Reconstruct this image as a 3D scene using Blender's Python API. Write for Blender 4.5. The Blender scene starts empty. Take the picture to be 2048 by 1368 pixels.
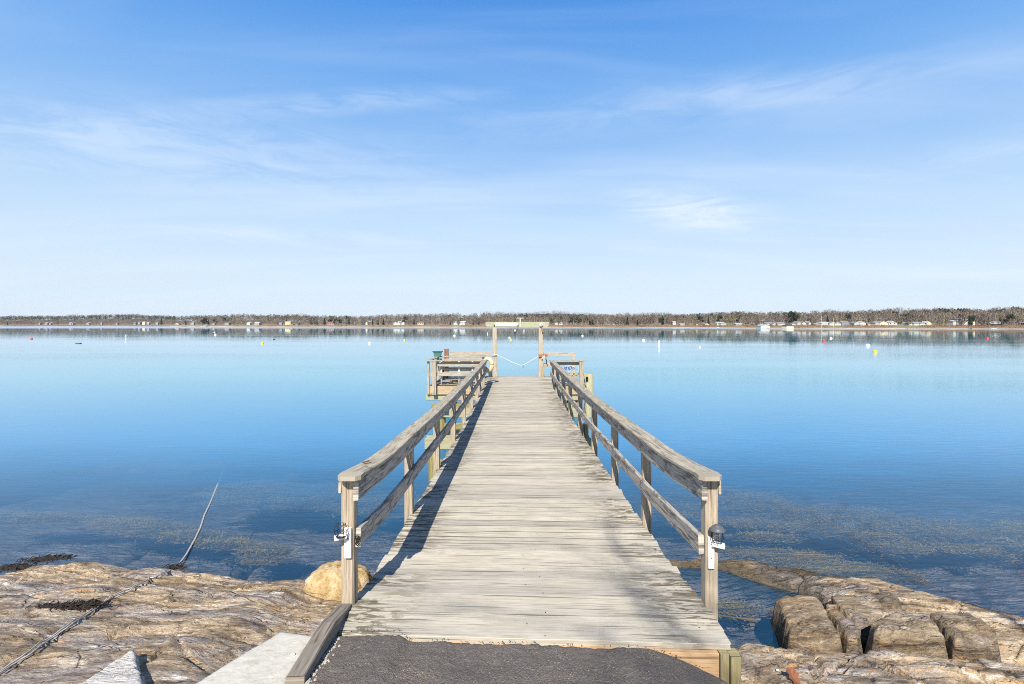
import bpy, math, random
import numpy as np
from mathutils import Vector

R = math.radians
random.seed(7)
rng = np.random.default_rng(11)
S = bpy.context.scene
COL = S.collection

# ------------------------------------------------------------------ camera, sky, sun
FX = 1000.0; CX = 1031.0; CY = 649.5; CAMZ = 3.4      # measured from the photograph
cam = bpy.data.cameras.new('camera'); camo = bpy.data.objects.new('camera', cam); COL.objects.link(camo)
cam.sensor_width = 36; cam.lens = 36 * FX / 2048
cam.shift_x = -(CX - 1024) / 2048; cam.shift_y = -(684 - CY) / 2048
cam.clip_start = 0.05; cam.clip_end = 20000
camo.location = (0, 0, CAMZ); camo.rotation_euler = (R(90), 0, 0)
S.camera = camo
S.view_settings.view_transform = 'Standard'; S.view_settings.look = 'None'
S.view_settings.exposure = 0.75; S.view_settings.gamma = 1.0
S.render.engine = 'CYCLES'
S.cycles.max_bounces = 8; S.cycles.transparent_max_bounces = 16
S.cycles.use_denoising = False; S.cycles.filter_width = 1.0

SUN_EL = R(42); SUN_DIR = Vector((-0.19, -0.98, 0)).normalized()
sdir = Vector((SUN_DIR.x * math.cos(SUN_EL), SUN_DIR.y * math.cos(SUN_EL), math.sin(SUN_EL)))
sl = bpy.data.lights.new('sun', 'SUN'); sl.energy = 5.0; sl.angle = R(0.5); sl.color = (1.0, 0.93, 0.82)
so = bpy.data.objects.new('sun', sl); COL.objects.link(so)
so.rotation_euler = (-sdir).to_track_quat('-Z', 'Y').to_euler(); so.location = (0, 0, 30)


def nd(nt, typ, ins=None, **props):
    n = nt.nodes.new(typ)
    for k, v in props.items(): setattr(n, k, v)
    for k, v in (ins or {}).items():
        s = n.inputs[k]
        if isinstance(v, bpy.types.NodeSocket): nt.links.new(v, s)
        else:
            if hasattr(s, 'default_value') and s.type == 'RGBA' and len(v) == 3: v = (*v, 1)
            s.default_value = v
    return n


def mth(nt, op, a, b=None, clamp=False):
    d = {0: a}
    if b is not None: d[1] = b
    return nd(nt, 'ShaderNodeMath', d, operation=op, use_clamp=clamp).outputs[0]


def ramp(nt, fac, stops, interp='LINEAR'):
    n = nd(nt, 'ShaderNodeValToRGB', {0: fac}); cr = n.color_ramp; cr.interpolation = interp
    while len(cr.elements) < len(stops): cr.elements.new(0.5)
    for e, (p, c) in zip(cr.elements, stops):
        e.position = p; e.color = (*c, 1) if not isinstance(c, (int, float)) else (c, c, c, 1)
    return n.outputs[0]


def mix(nt, f, a, b, mode='MIX'):
    n = nd(nt, 'ShaderNodeMix', data_type='RGBA', blend_type=mode)
    for i, v in ((0, f), (6, a), (7, b)):
        if isinstance(v, bpy.types.NodeSocket): nt.links.new(v, n.inputs[i])
        elif i == 0: n.inputs[0].default_value = v
        else: n.inputs[i].default_value = (*v, 1) if len(v) == 3 else v
    return n.outputs[2]


def smooth(nt, v, a, b, lo=0.0, hi=1.0):
    return nd(nt, 'ShaderNodeMapRange', {0: v, 1: a, 2: b, 3: lo, 4: hi}, interpolation_type='SMOOTHSTEP').outputs[0]


def noise(nt, vec, scale=1.0, detail=4.0, rough=0.55, dist=0.0):
    return nd(nt, 'ShaderNodeTexNoise', {'Vector': vec, 'Scale': scale, 'Detail': detail, 'Roughness': rough, 'Distortion': dist}).outputs[0]


def mapping(nt, vec, sc=(1, 1, 1), rot=(0, 0, 0), loc=(0, 0, 0)):
    return nd(nt, 'ShaderNodeMapping', {0: vec, 'Scale': sc, 'Rotation': rot, 'Location': loc}).outputs[0]


# world: Nishita sky with thin cirrus
W = bpy.data.worlds.new('World'); S.world = W; W.use_nodes = True
nt = W.node_tree; nt.nodes.clear()
sky = nd(nt, 'ShaderNodeTexSky', sky_type='NISHITA')
sky.sun_disc = False; sky.sun_elevation = SUN_EL; sky.sun_rotation = R(190.8)
sky.altitude = 0; sky.air_density = 1.0; sky.dust_density = 0.6; sky.ozone_density = 3.0
tc = nd(nt, 'ShaderNodeTexCoord').outputs['Generated']
sep = nd(nt, 'ShaderNodeSeparateXYZ', {0: tc})
zc = mth(nt, 'MAXIMUM', sep.outputs[2], 0.0)
# cirrus sheet at height 1 over the viewer
zz = mth(nt, 'ADD', zc, 0.12)
px = mth(nt, 'DIVIDE', sep.outputs[0], zz); py = mth(nt, 'DIVIDE', sep.outputs[1], zz)
pv = nd(nt, 'ShaderNodeCombineXYZ', {0: px, 1: py, 2: 0.0}).outputs[0]
m1 = mapping(nt, pv, (0.34, 1.3, 1), (0, 0, R(-14)), (3.1, 1.7, 0))
c1 = noise(nt, m1, 0.9, 5, 0.5, 0.7)
m2 = mapping(nt, pv, (0.9, 4.2, 1), (0, 0, R(-22)), (0.4, 5.2, 0))
c2 = noise(nt, m2, 0.8, 4, 0.5, 0.6)
m3 = mapping(nt, pv, (0.3, 0.5, 1), (0, 0, 0), (7.7, 2.0, 0))
c3 = noise(nt, m3, 0.7, 2, 0.5, 0.0)
veil = smooth(nt, c1, 0.42, 0.78)
wisp = mth(nt, 'MULTIPLY', smooth(nt, c2, 0.46, 0.8), smooth(nt, c3, 0.4, 0.62))
cl = mth(nt, 'ADD', mth(nt, 'MULTIPLY', veil, 0.26), mth(nt, 'MULTIPLY', wisp, 0.16), clamp=True)
# photographic blue: saturate the upper sky, whiten towards the horizon
hz = smooth(nt, zc, 0.0, 0.36, 1.0, 0.0)
skc = nd(nt, 'ShaderNodeHueSaturation', {'Saturation': 1.12, 'Value': 1.0, 'Color': sky.outputs[0]}).outputs[0]
grad = ramp(nt, zc, [(0.0, (5.85, 6.8, 7.9)), (0.10, (5.55, 6.7, 7.9)), (0.20, (4.4, 6.0, 7.9)), (0.30, (2.8, 4.75, 7.7)), (0.42, (1.55, 3.65, 7.3)), (0.53, (0.75, 2.65, 6.7)), (0.66, (0.35, 1.3, 3.9)), (1.0, (0.15, 0.6, 2.1))])
skc = mix(nt, 0.88, skc, grad)
ya = mth(nt, 'MAXIMUM', sep.outputs[1], 0.08); ta = mth(nt, 'DIVIDE', sep.outputs[0], ya); tb = mth(nt, 'DIVIDE', zc, ya)


def cloudlet(a, b, ra, rb, slope, amt):
    da = mth(nt, 'DIVIDE', mth(nt, 'SUBTRACT', ta, a), ra)
    db = mth(nt, 'DIVIDE', mth(nt, 'SUBTRACT', mth(nt, 'SUBTRACT', tb, b), mth(nt, 'MULTIPLY', mth(nt, 'SUBTRACT', ta, a), slope)), rb)
    d = mth(nt, 'SQRT', mth(nt, 'ADD', mth(nt, 'MULTIPLY', da, da), mth(nt, 'MULTIPLY', db, db)))
    f = noise(nt, mapping(nt, tc, (3.0, 3.0, 16.0), (0, R(8), 0), (a, b, 3)), 1.9, 10, 0.66, 0.7)
    return mth(nt, 'MULTIPLY', mth(nt, 'MULTIPLY', smooth(nt, d, 0.0, 1.0, 1.0, 0.0), smooth(nt, f, 0.30, 0.68)), amt)


for q in ((.36, .225, .24, .065, -.12, .95), (-.75, .36, .95, .14, -.12, .42), (.45, .46, .95, .075, .13, .26), (-.35, .445, .55, .04, .05, .32), (-.5, .18, .5, .035, -.06, .45), (.95, .10, .6, .03, .02, .4), (1.0, .36, .5, .05, .22, .3)):
    cl = mth(nt, 'ADD', cl, cloudlet(*q), clamp=True)
skc = mix(nt, cl, skc, (6.6, 7.4, 8.4))
nd(nt, 'ShaderNodeOutputWorld', {0: nd(nt, 'ShaderNodeBackground', {0: skc, 1: 0.0765}).outputs[0]})


# ------------------------------------------------------------------ helpers
def G(px, py, z):
    """ground point seen at a pixel of the photograph, for a surface of height z"""
    y = FX * (CAMZ - z) / (py - CY)
    return ((px - CX) * y / FX, y)


def tag(o, label=None, cat=None, group=None, kind=None):
    if label: o['label'] = label
    if cat: o['category'] = cat
    if group: o['group'] = group
    if kind: o['kind'] = kind
    return o


def empty(name, loc=(0, 0, 0), rz=0.0, **kw):
    o = bpy.data.objects.new(name, None); COL.objects.link(o)
    o.location = loc; o.rotation_euler = (0, 0, rz); o.empty_display_size = 0.2
    return tag(o, **kw)


def raw(name, V, F, mat, parent=None, uv=None, shade=False):
    me = bpy.data.meshes.new(name)
    V = np.asarray(V, dtype=np.float32)
    if isinstance(F, np.ndarray):
        n, k = F.shape
        me.vertices.add(len(V)); me.vertices.foreach_set('co', V.ravel())
        me.loops.add(n * k); me.loops.foreach_set('vertex_index', F.ravel().astype(np.int32))
        me.polygons.add(n); me.polygons.foreach_set('loop_start', np.arange(0, n * k, k, dtype=np.int32))
        me.update(calc_edges=True); me.validate()
    else:
        me.from_pydata([tuple(map(float, v)) for v in V], [], F)
    if uv is not None:
        l = me.uv_layers.new(name='grain'); l.data.foreach_set('uv', np.asarray(uv, dtype=np.float32).ravel())
    if shade: me.polygons.foreach_set('use_smooth', np.ones(len(me.polygons), dtype=bool))
    me.materials.append(mat)
    o = bpy.data.objects.new(name, me); COL.objects.link(o)
    if parent: o.parent = parent
    return o


class MB:
    def __init__(s): s.V = []; s.F = []; s.U = []

    def sweep(s, path, w, h, side=(1, 0, 0), ch=0.004, jit=0.0, endjit=0.0, taper=None, rnd=None):
        """a board along a polyline: w along `side`, h across it, chamfered edges, uv = (along, round)"""
        P = [Vector(p) for p in path]; n = len(P); side = Vector(side).normalized()
        hw, hh = w / 2, h / 2; c = min(ch, hw * 0.8, hh * 0.8)
        prof = [(-hw + c, -hh), (hw - c, -hh), (hw, -hh + c), (hw, hh - c), (hw - c, hh), (-hw + c, hh), (-hw, hh - c), (-hw, -hh + c)]
        vs = [0]
        for i in range(8):
            a, b = prof[i], prof[(i + 1) % 8]; vs.append(vs[-1] + math.hypot(a[0] - b[0], a[1] - b[1]))
        u = random.uniform(0, 60); v0 = random.uniform(0, 60); base = len(s.V); us = []
        for i, p in enumerate(P):
            t = (P[min(i + 1, n - 1)] - P[max(i - 1, 0)]).normalized()
            sd = (side - t * side.dot(t)).normalized(); up = sd.cross(t)
            if i: u += (P[i] - P[i - 1]).length
            us.append(u)
            k = 1.0 if taper is None else taper[i]
            j1, j2 = random.gauss(0, jit), random.gauss(0, jit)
            for (a, b) in prof:
                q = p + sd * (a * k + j1) + up * (b * k + j2)
                if endjit and i in (0, n - 1): q += t * random.gauss(0, endjit)
                s.V.append(q[:])
        for i in range(n - 1):
            for j in range(8):
                a = base + i * 8 + j; b = base + i * 8 + (j + 1) % 8
                s.F.append((a, b, b + 8, a + 8))
                s.U += [(us[i], v0 + vs[j]), (us[i], v0 + vs[j + 1]), (us[i + 1], v0 + vs[j + 1]), (us[i + 1], v0 + vs[j])]
        f0 = tuple(base + j for j in range(8))[::-1]; f1 = tuple(base + (n - 1) * 8 + j for j in range(8))
        for f in (f0, f1):
            s.F.append(f)
            for v in f:
                a, b = prof[(v - base) % 8]; s.U.append((u + 3 + a * 0.3, v0 + b))
        return s

    def box(s, x0, x1, y0, y1, z0, z1, ch=0.004, ax=None, segs=1):
        """box; grain runs along its longest side unless ax is given"""
        d = (x1 - x0, y1 - y0, z1 - z0)
        if ax is None: ax = max(range(3), key=lambda i: d[i])
        c = [(x0 + x1) / 2, (y0 + y1) / 2, (z0 + z1) / 2]; lo = (x0, y0, z0)[ax]; hi = (x1, y1, z1)[ax]
        path = []
        for i in range(segs + 1):
            p = c[:]; p[ax] = lo + (hi - lo) * i / segs; path.append(p)
        side = {0: (0, 1, 0), 1: (1, 0, 0), 2: (1, 0, 0)}[ax]
        w = {0: d[1], 1: d[0], 2: d[0]}[ax]; h = {0: d[2], 1: d[2], 2: d[1]}[ax]
        return s.sweep(path, w, h, side, ch)

    def tube(s, path, r, k=8, rr=None):
        P = [Vector(p) for p in path]; n = len(P); base = len(s.V)
        t0 = (P[1] - P[0]).normalized(); nrm = t0.orthogonal().normalized(); u = 0; us = []
        for i, p in enumerate(P):
            t = (P[min(i + 1, n - 1)] - P[max(i - 1, 0)]).normalized()
            nrm = (nrm - t * nrm.dot(t)); nrm = nrm.normalized() if nrm.length > 1e-6 else t.orthogonal().normalized()
            bn = t.cross(nrm); rad = rr[i] if rr else r
            if i: u += (P[i] - P[i - 1]).length
            us.append(u)
            for j in range(k):
                a = 2 * math.pi * j / k; q = p + nrm * math.cos(a) * rad + bn * math.sin(a) * rad; s.V.append(q[:])
        for i in range(n - 1):
            for j in range(k):
                a = base + i * k + j; b = base + i * k + (j + 1) % k
                s.F.append((a, b, b + k, a + k))
                w = 2 * math.pi * r / k
                s.U += [(us[i], j * w), (us[i], j * w + w), (us[i + 1], j * w + w), (us[i + 1], j * w)]
        for f in (tuple(base + j for j in range(k))[::-1], tuple(base + (n - 1) * k + j for j in range(k))):
            s.F.append(f); s.U += [(u + 2, 0.1 * i) for i in range(k)]
        return s

    def lathe(s, prof, c=(0, 0, 0), k=16):
        base = len(s.V); c = Vector(c)
        for (r, z) in prof:
            for j in range(k):
                a = 2 * math.pi * j / k; s.V.append((c.x + r * math.cos(a), c.y + r * math.sin(a), c.z + z))
        for i in range(len(prof) - 1):
            for j in range(k):
                a = base + i * k + j; b = base + i * k + (j + 1) % k
                s.F.append((a, b, b + k, a + k)); s.U += [(0, 0)] * 4
        for f in (tuple(base + j for j in range(k))[::-1], tuple(base + (len(prof) - 1) * k + j for j in range(k))):
            s.F.append(f); s.U += [(0, 0)] * k
        return s

    def poly(s, pts, f=None):
        base = len(s.V); s.V += [tuple(p) for p in pts]
        s.F.append(tuple(range(base, base + len(pts)))); s.U += [(p[0], p[1]) for p in pts]
        return s

    def quadprism(s, pts, z0, z1):
        """prism over a polygon of (x, y)"""
        n = len(pts); b = len(s.V)
        s.V += [(x, y, z0) for x, y in pts] + [(x, y, z1) for x, y in pts]
        s.F.append(tuple(range(b, b + n))[::-1]); s.U += [(0, 0)] * n
        s.F.append(tuple(range(b + n, b + 2 * n))); s.U += [(0, 0)] * n
        for i in range(n):
            j = (i + 1) % n; s.F.append((b + i, b + j, b + n + j, b + n + i)); s.U += [(0, 0)] * 4
        return s

    def build(s, name, mat, parent=None, shade=False):
        return raw(name, s.V, s.F, mat, parent, s.U, shade)


# numpy value noise
_T = rng.random((256, 256))


def vnoise(x, y, seed=0):
    x = x + seed * 17.31; y = y + seed * 9.73
    xi = np.floor(x).astype(int); yi = np.floor(y).astype(int); xf = x - xi; yf = y - yi
    u = xf * xf * (3 - 2 * xf); v = yf * yf * (3 - 2 * yf)
    g = lambda a, b: _T[a & 255, b & 255]
    return (g(xi, yi) * (1 - u) + g(xi + 1, yi) * u) * (1 - v) + (g(xi, yi + 1) * (1 - u) + g(xi + 1, yi + 1) * u) * v - 0.5


def fbm(x, y, o=5, seed=0, gain=0.5):
    t = 0; a = 1
    for i in range(o):
        t = t + a * vnoise(x, y, seed + i); x = x * 2.03; y = y * 2.03; a *= gain
    return t


def plates(x, y, seed=0):
    """jittered cells: a constant random per cell and the distance to the nearest cell edge"""
    xi = np.floor(x).astype(int); yi = np.floor(y).astype(int); d1 = np.full(x.shape, 9.0); d2 = d1.copy(); c = np.zeros(x.shape)
    for i in (-1, 0, 1):
        for j in (-1, 0, 1):
            a = xi + i; b = yi + j; jx = _T[(a * 7 + seed) & 255, (b * 13 + 5) & 255]; jy = _T[(a * 11 + 3) & 255, (b * 5 + seed) & 255]
            d = np.hypot(a + .1 + .8 * jx - x, b + .1 + .8 * jy - y); v = _T[(a * 3 + 77) & 255, (b * 17 + seed) & 255]
            near = d < d1; d2 = np.where(near, d1, np.minimum(d2, d)); c = np.where(near, v, c); d1 = np.where(near, d, d1)
    return c - .5, d2 - d1


def sdf_poly(X, Y, P):
    """signed distance to a polygon, positive inside"""
    P = np.array(P); d = np.full(X.shape, 1e9); inside = np.zeros(X.shape, bool)
    for i in range(len(P)):
        a = P[i]; b = P[(i + 1) % len(P)]; e = b - a
        t = np.clip(((X - a[0]) * e[0] + (Y - a[1]) * e[1]) / (e @ e), 0, 1)
        d = np.minimum(d, np.hypot(X - a[0] - t * e[0], Y - a[1] - t * e[1]))
        c = ((a[1] > Y) != (b[1] > Y)) & (X < (b[0] - a[0]) * (Y - a[1]) / (b[1] - a[1] + 1e-12) + a[0])
        inside ^= c
    return np.where(inside, d, -d)


def dist_line(X, Y, P):
    d = np.full(X.shape, 1e9)
    for a, b in zip(P[:-1], P[1:]):
        a = np.array(a); b = np.array(b); e = b - a
        t = np.clip(((X - a[0]) * e[0] + (Y - a[1]) * e[1]) / (e @ e + 1e-9), 0, 1)
        d = np.minimum(d, np.hypot(X - a[0] - t * e[0], Y - a[1] - t * e[1]))
    return d


def sstep(a, b, x):
    t = np.clip((x - a) / (b - a), 0, 1); return t * t * (3 - 2 * t)


# ------------------------------------------------------------------ materials
def new(name):
    m = bpy.data.materials.new(name); m.use_nodes = True; m.node_tree.nodes.clear(); return m, m.node_tree


def out(nt, sh): nd(nt, 'ShaderNodeOutputMaterial', {0: sh})


KA = 0.84


def pbr(nt, col, rough=0.8, bump=None, bs=0.5, bd=0.01, metal=0.0, spec=0.3, **kw):
    if isinstance(col, bpy.types.NodeSocket): col = mix(nt, 1.0, col, (KA, KA, KA), 'MULTIPLY')
    else: col = tuple(x * KA for x in col[:3])
    d = {'Base Color': col, 'Roughness': rough, 'Metallic': metal, 'Specular IOR Level': spec, **kw}
    if bump is not None: d['Normal'] = nd(nt, 'ShaderNodeBump', {'Height': bump, 'Strength': bs, 'Distance': bd}).outputs[0]
    return nd(nt, 'ShaderNodeBsdfPrincipled', d).outputs[0]


def wood(name, light, mid, dark, stain=(0.08, 0.06, 0.045), amt=0.35, moss=0.0, mosscol=(0.20, 0.21, 0.06), patch=None, edge=0.0, rough=0.85):
    m, nt = new(name)
    uv = nd(nt, 'ShaderNodeUVMap', uv_map='grain').outputs[0]
    ob = nd(nt, 'ShaderNodeTexCoord').outputs['Object']
    isl = nd(nt, 'ShaderNodeNewGeometry').outputs['Random Per Island']
    g1 = noise(nt, mapping(nt, uv, (3.2, 56, 1)), 1.0, 8, 0.68, 0.3)
    g2 = noise(nt, mapping(nt, uv, (5, 150, 1)), 1.0, 4, 0.7)
    g3 = noise(nt, mapping(nt, uv, (1.8, 9, 1), loc=(4, 2, 0)), 1.0, 4, 0.6, 1.2)
    col = ramp(nt, g1, [(0.30, dark), (0.43, mid), (0.60, light), (0.78, tuple(min(1, c * 1.12) for c in light))])
    col = mix(nt, smooth(nt, g3, 0.55, 0.75), col, mid)
    fine = ramp(nt, g2, [(0.28, (0.45, 0.42, 0.40)), (0.46, (1, 1, 1)), (0.8, (1.06, 1.06, 1.06))])
    col = mix(nt, 0.7, col, fine, 'MULTIPLY')
    tone = ramp(nt, isl, [(0, (0.79, 0.79, 0.81)), (0.5, (0.98, 0.97, 0.95)), (1, (1.10, 1.08, 1.04))])
    col = mix(nt, 1.0, col, tone, 'MULTIPLY')
    st = noise(nt, mapping(nt, uv, (1.3, 11, 1), loc=(9, 1, 0)), 1.0, 6, 0.7, 0.8)
    big = noise(nt, ob, 1.1, 4, 0.6)
    stf = mth(nt, 'MULTIPLY', smooth(nt, st, 0.50, 0.70), smooth(nt, big, 0.40, 0.64))
    if edge:
        x = nd(nt, 'ShaderNodeSeparateXYZ', {0: ob}).outputs[0]
        e = smooth(nt, mth(nt, 'ABSOLUTE', mth(nt, 'SUBTRACT', x, 0.09)), 0.60, 1.15, 0.08, 1.0)
        ef = mth(nt, 'MULTIPLY', smooth(nt, noise(nt, mapping(nt, uv, (4.5, 20, 1), loc=(2, 8, 0)), 1, 6, 0.72, 1.0), 0.46, 0.54), smooth(nt, noise(nt, mapping(nt, ob, (0.7, 1.3, 1)), 1.2, 3, 0.6), 0.40, 0.52))
        stf = mth(nt, 'ADD', mth(nt, 'MULTIPLY', stf, 0.28), mth(nt, 'MULTIPLY', ef, e), clamp=True)
    col = mix(nt, mth(nt, 'MULTIPLY', stf, amt), col, stain)
    if patch:
        pf = smooth(nt, noise(nt, mapping(nt, uv, (3, 14, 1), loc=(1, 7, 0)), 1, 6, 0.72, 0.6), 0.5, 0.6)
        col = mix(nt, mth(nt, 'MULTIPLY', pf, patch[1]), col, patch[0])
    if moss:
        mf = mth(nt, 'MULTIPLY', smooth(nt, noise(nt, ob, 2.6, 5, 0.7), 0.42, 0.62), moss)
        col = mix(nt, mf, col, mosscol)
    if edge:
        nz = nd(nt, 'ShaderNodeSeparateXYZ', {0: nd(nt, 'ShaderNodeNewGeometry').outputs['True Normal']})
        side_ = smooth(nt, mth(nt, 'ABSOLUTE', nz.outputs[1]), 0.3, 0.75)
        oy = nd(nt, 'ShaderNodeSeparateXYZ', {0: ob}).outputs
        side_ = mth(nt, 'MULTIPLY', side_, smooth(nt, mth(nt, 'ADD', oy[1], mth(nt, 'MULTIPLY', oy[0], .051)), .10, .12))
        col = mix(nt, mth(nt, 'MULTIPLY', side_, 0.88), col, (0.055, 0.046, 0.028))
    crack = smooth(nt, noise(nt, mapping(nt, uv, (0.9, 42, 1), loc=(3, 3, 0)), 1, 3, 0.5, 0.4), 0.34, 0.385, 1.0, 0.0)
    col = mix(nt, mth(nt, 'MULTIPLY', crack, 0.6), col, (0.05, 0.042, 0.035))
    h = mth(nt, 'SUBTRACT', mth(nt, 'ADD', mth(nt, 'MULTIPLY', g1, 0.7), mth(nt, 'MULTIPLY', g2, 0.4)), mth(nt, 'MULTIPLY', crack, 0.6))
    out(nt, pbr(nt, col, rough, h, 0.55, 0.006, spec=0.2))
    return m


W_DECK = wood('deck_wood', (0.585, 0.545, 0.465), (0.50, 0.465, 0.395), (0.37, 0.34, 0.29), stain=(0.085, 0.062, 0.035), amt=0.88, moss=0.16, mosscol=(0.27, 0.26, 0.16), edge=1.0)
W_RAIL = wood('rail_wood', (0.56, 0.52, 0.46), (0.37, 0.34, 0.31), (0.12, 0.108, 0.10), stain=(0.07, 0.063, 0.058), amt=0.8, patch=((0.075, 0.07, 0.066), 0.72))
W_CAP = wood('cap_wood', (0.50, 0.46, 0.38), (0.38, 0.345, 0.28), (0.14, 0.12, 0.09), stain=(0.10, 0.085, 0.05), amt=0.75, moss=0.3, mosscol=(0.27, 0.25, 0.16), patch=((0.13, 0.115, 0.085), 0.5))
W_POST = wood('post_wood', (0.49, 0.42, 0.33), (0.36, 0.30, 0.225), (0.17, 0.135, 0.10), stain=(0.12, 0.085, 0.05), amt=0.5)
W_GREY = wood('grey_wood', (0.50, 0.45, 0.37), (0.38, 0.335, 0.27), (0.17, 0.145, 0.12), amt=0.45)
W_TAN = wood('tan_wood', (0.53, 0.41, 0.26), (0.44, 0.33, 0.20), (0.27, 0.19, 0.11), amt=0.5)
W_FRESH = wood('fresh_wood', (0.62, 0.43, 0.26), (0.55, 0.36, 0.20), (0.40, 0.24, 0.13), amt=0.12)
W_GREEN = wood('treated_wood', (0.44, 0.42, 0.29), (0.34, 0.325, 0.21), (0.19, 0.185, 0.11), amt=0.4, moss=0.4, mosscol=(0.33, 0.36, 0.25))
W_STUB = wood('stub_wood', (0.42, 0.36, 0.22), (0.32, 0.27, 0.15), (0.16, 0.14, 0.07), amt=0.5, moss=0.4, mosscol=(0.25, 0.25, 0.12))
W_MOSS = wood('mossy_wood', (0.34, 0.29, 0.14), (0.22, 0.19, 0.08), (0.06, 0.05, 0.025), amt=0.7, moss=0.6, mosscol=(0.24, 0.24, 0.09))
W_KERB = wood('kerb_wood', (0.34, 0.30, 0.25), (0.235, 0.205, 0.17), (0.09, 0.08, 0.07), amt=0.3)
W_DARK = wood('dark_wood', (0.10, 0.08, 0.06), (0.06, 0.05, 0.04), (0.02, 0.018, 0.015), amt=0.3)


def simple(name, col, rough=0.6, metal=0.0, var=0.2, scale=8.0, bump=0.0, spec=0.4, col2=None, thr=(0.5, 0.62)):
    m, nt = new(name)
    ob = nd(nt, 'ShaderNodeTexCoord').outputs['Object']
    n = noise(nt, ob, scale, 5, 0.6)
    c = mix(nt, n, tuple(x * (1 - var) for x in col), tuple(min(1, x * (1 + var)) for x in col))
    if col2: c = mix(nt, smooth(nt, noise(nt, ob, scale * 0.6, 5, 0.65), *thr), c, col2)
    out(nt, pbr(nt, c, rough, n if bump else None, bump, 0.01, metal, spec))
    return m


M_WHITE = simple('white_paint', (0.80, 0.79, 0.76), 0.45, var=0.06)
M_BLACK = simple('black_metal', (0.02, 0.021, 0.022), 0.4, metal=0.3)
M_DGREY = simple('grey_plastic', (0.10, 0.105, 0.12), 0.45)
M_RUST = simple('rusty_steel', (0.30, 0.115, 0.05), 0.85, var=0.5, scale=25, bump=0.4, col2=(0.42, 0.20, 0.12))
M_ROPE = simple('rope', (0.62, 0.58, 0.48), 0.9, var=0.2, scale=60)
M_TANROPE = simple('old_rope', (0.40, 0.33, 0.21), 0.9, var=0.4, scale=40)
M_BLUER = simple('blue_rope', (0.05, 0.08, 0.34), 0.8, var=0.3, scale=40)
M_CREAM = simple('life_ring_foam', (0.66, 0.56, 0.36), 0.75, var=0.1, scale=9, col2=(0.62, 0.50, 0.28))
M_ORANGE = simple('orange_canvas', (0.62, 0.30, 0.10), 0.8)
M_TEAL = simple('teal_plastic', (0.06, 0.18, 0.16), 0.5)
M_STEEL = simple('galvanised_steel', (0.50, 0.50, 0.50), 0.45, metal=0.6, var=0.15, scale=30)
M_CABLE = simple('cable_grey', (0.46, 0.46, 0.45), 0.7, var=0.25, scale=30)
M_WEEDD = simple('dry_seaweed', (0.030, 0.022, 0.018), 0.8, var=0.6, scale=30)
M_LEAF = simple('oak_leaf', (0.25, 0.10, 0.05), 0.7, var=0.3, scale=40)
M_CONC = simple('concrete', (0.58, 0.56, 0.50), 0.9, var=0.16, scale=14, bump=0.9, col2=(0.47, 0.43, 0.35), thr=(0.54, 0.70))
M_INK = simple('grey_lettering', (0.22, 0.26, 0.24), 0.7)
M_SHELL = simple('white_pebble', (0.72, 0.70, 0.66), 0.6)

m, nt = new('lamp_glass')
out(nt, nd(nt, 'ShaderNodeMixShader', {0: 0.2, 1: nd(nt, 'ShaderNodeBsdfTransparent').outputs[0], 2: nd(nt, 'ShaderNodeBsdfGlossy', {'Roughness': 0.05}).outputs[0]}).outputs[0]); M_GLASS = m


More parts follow.
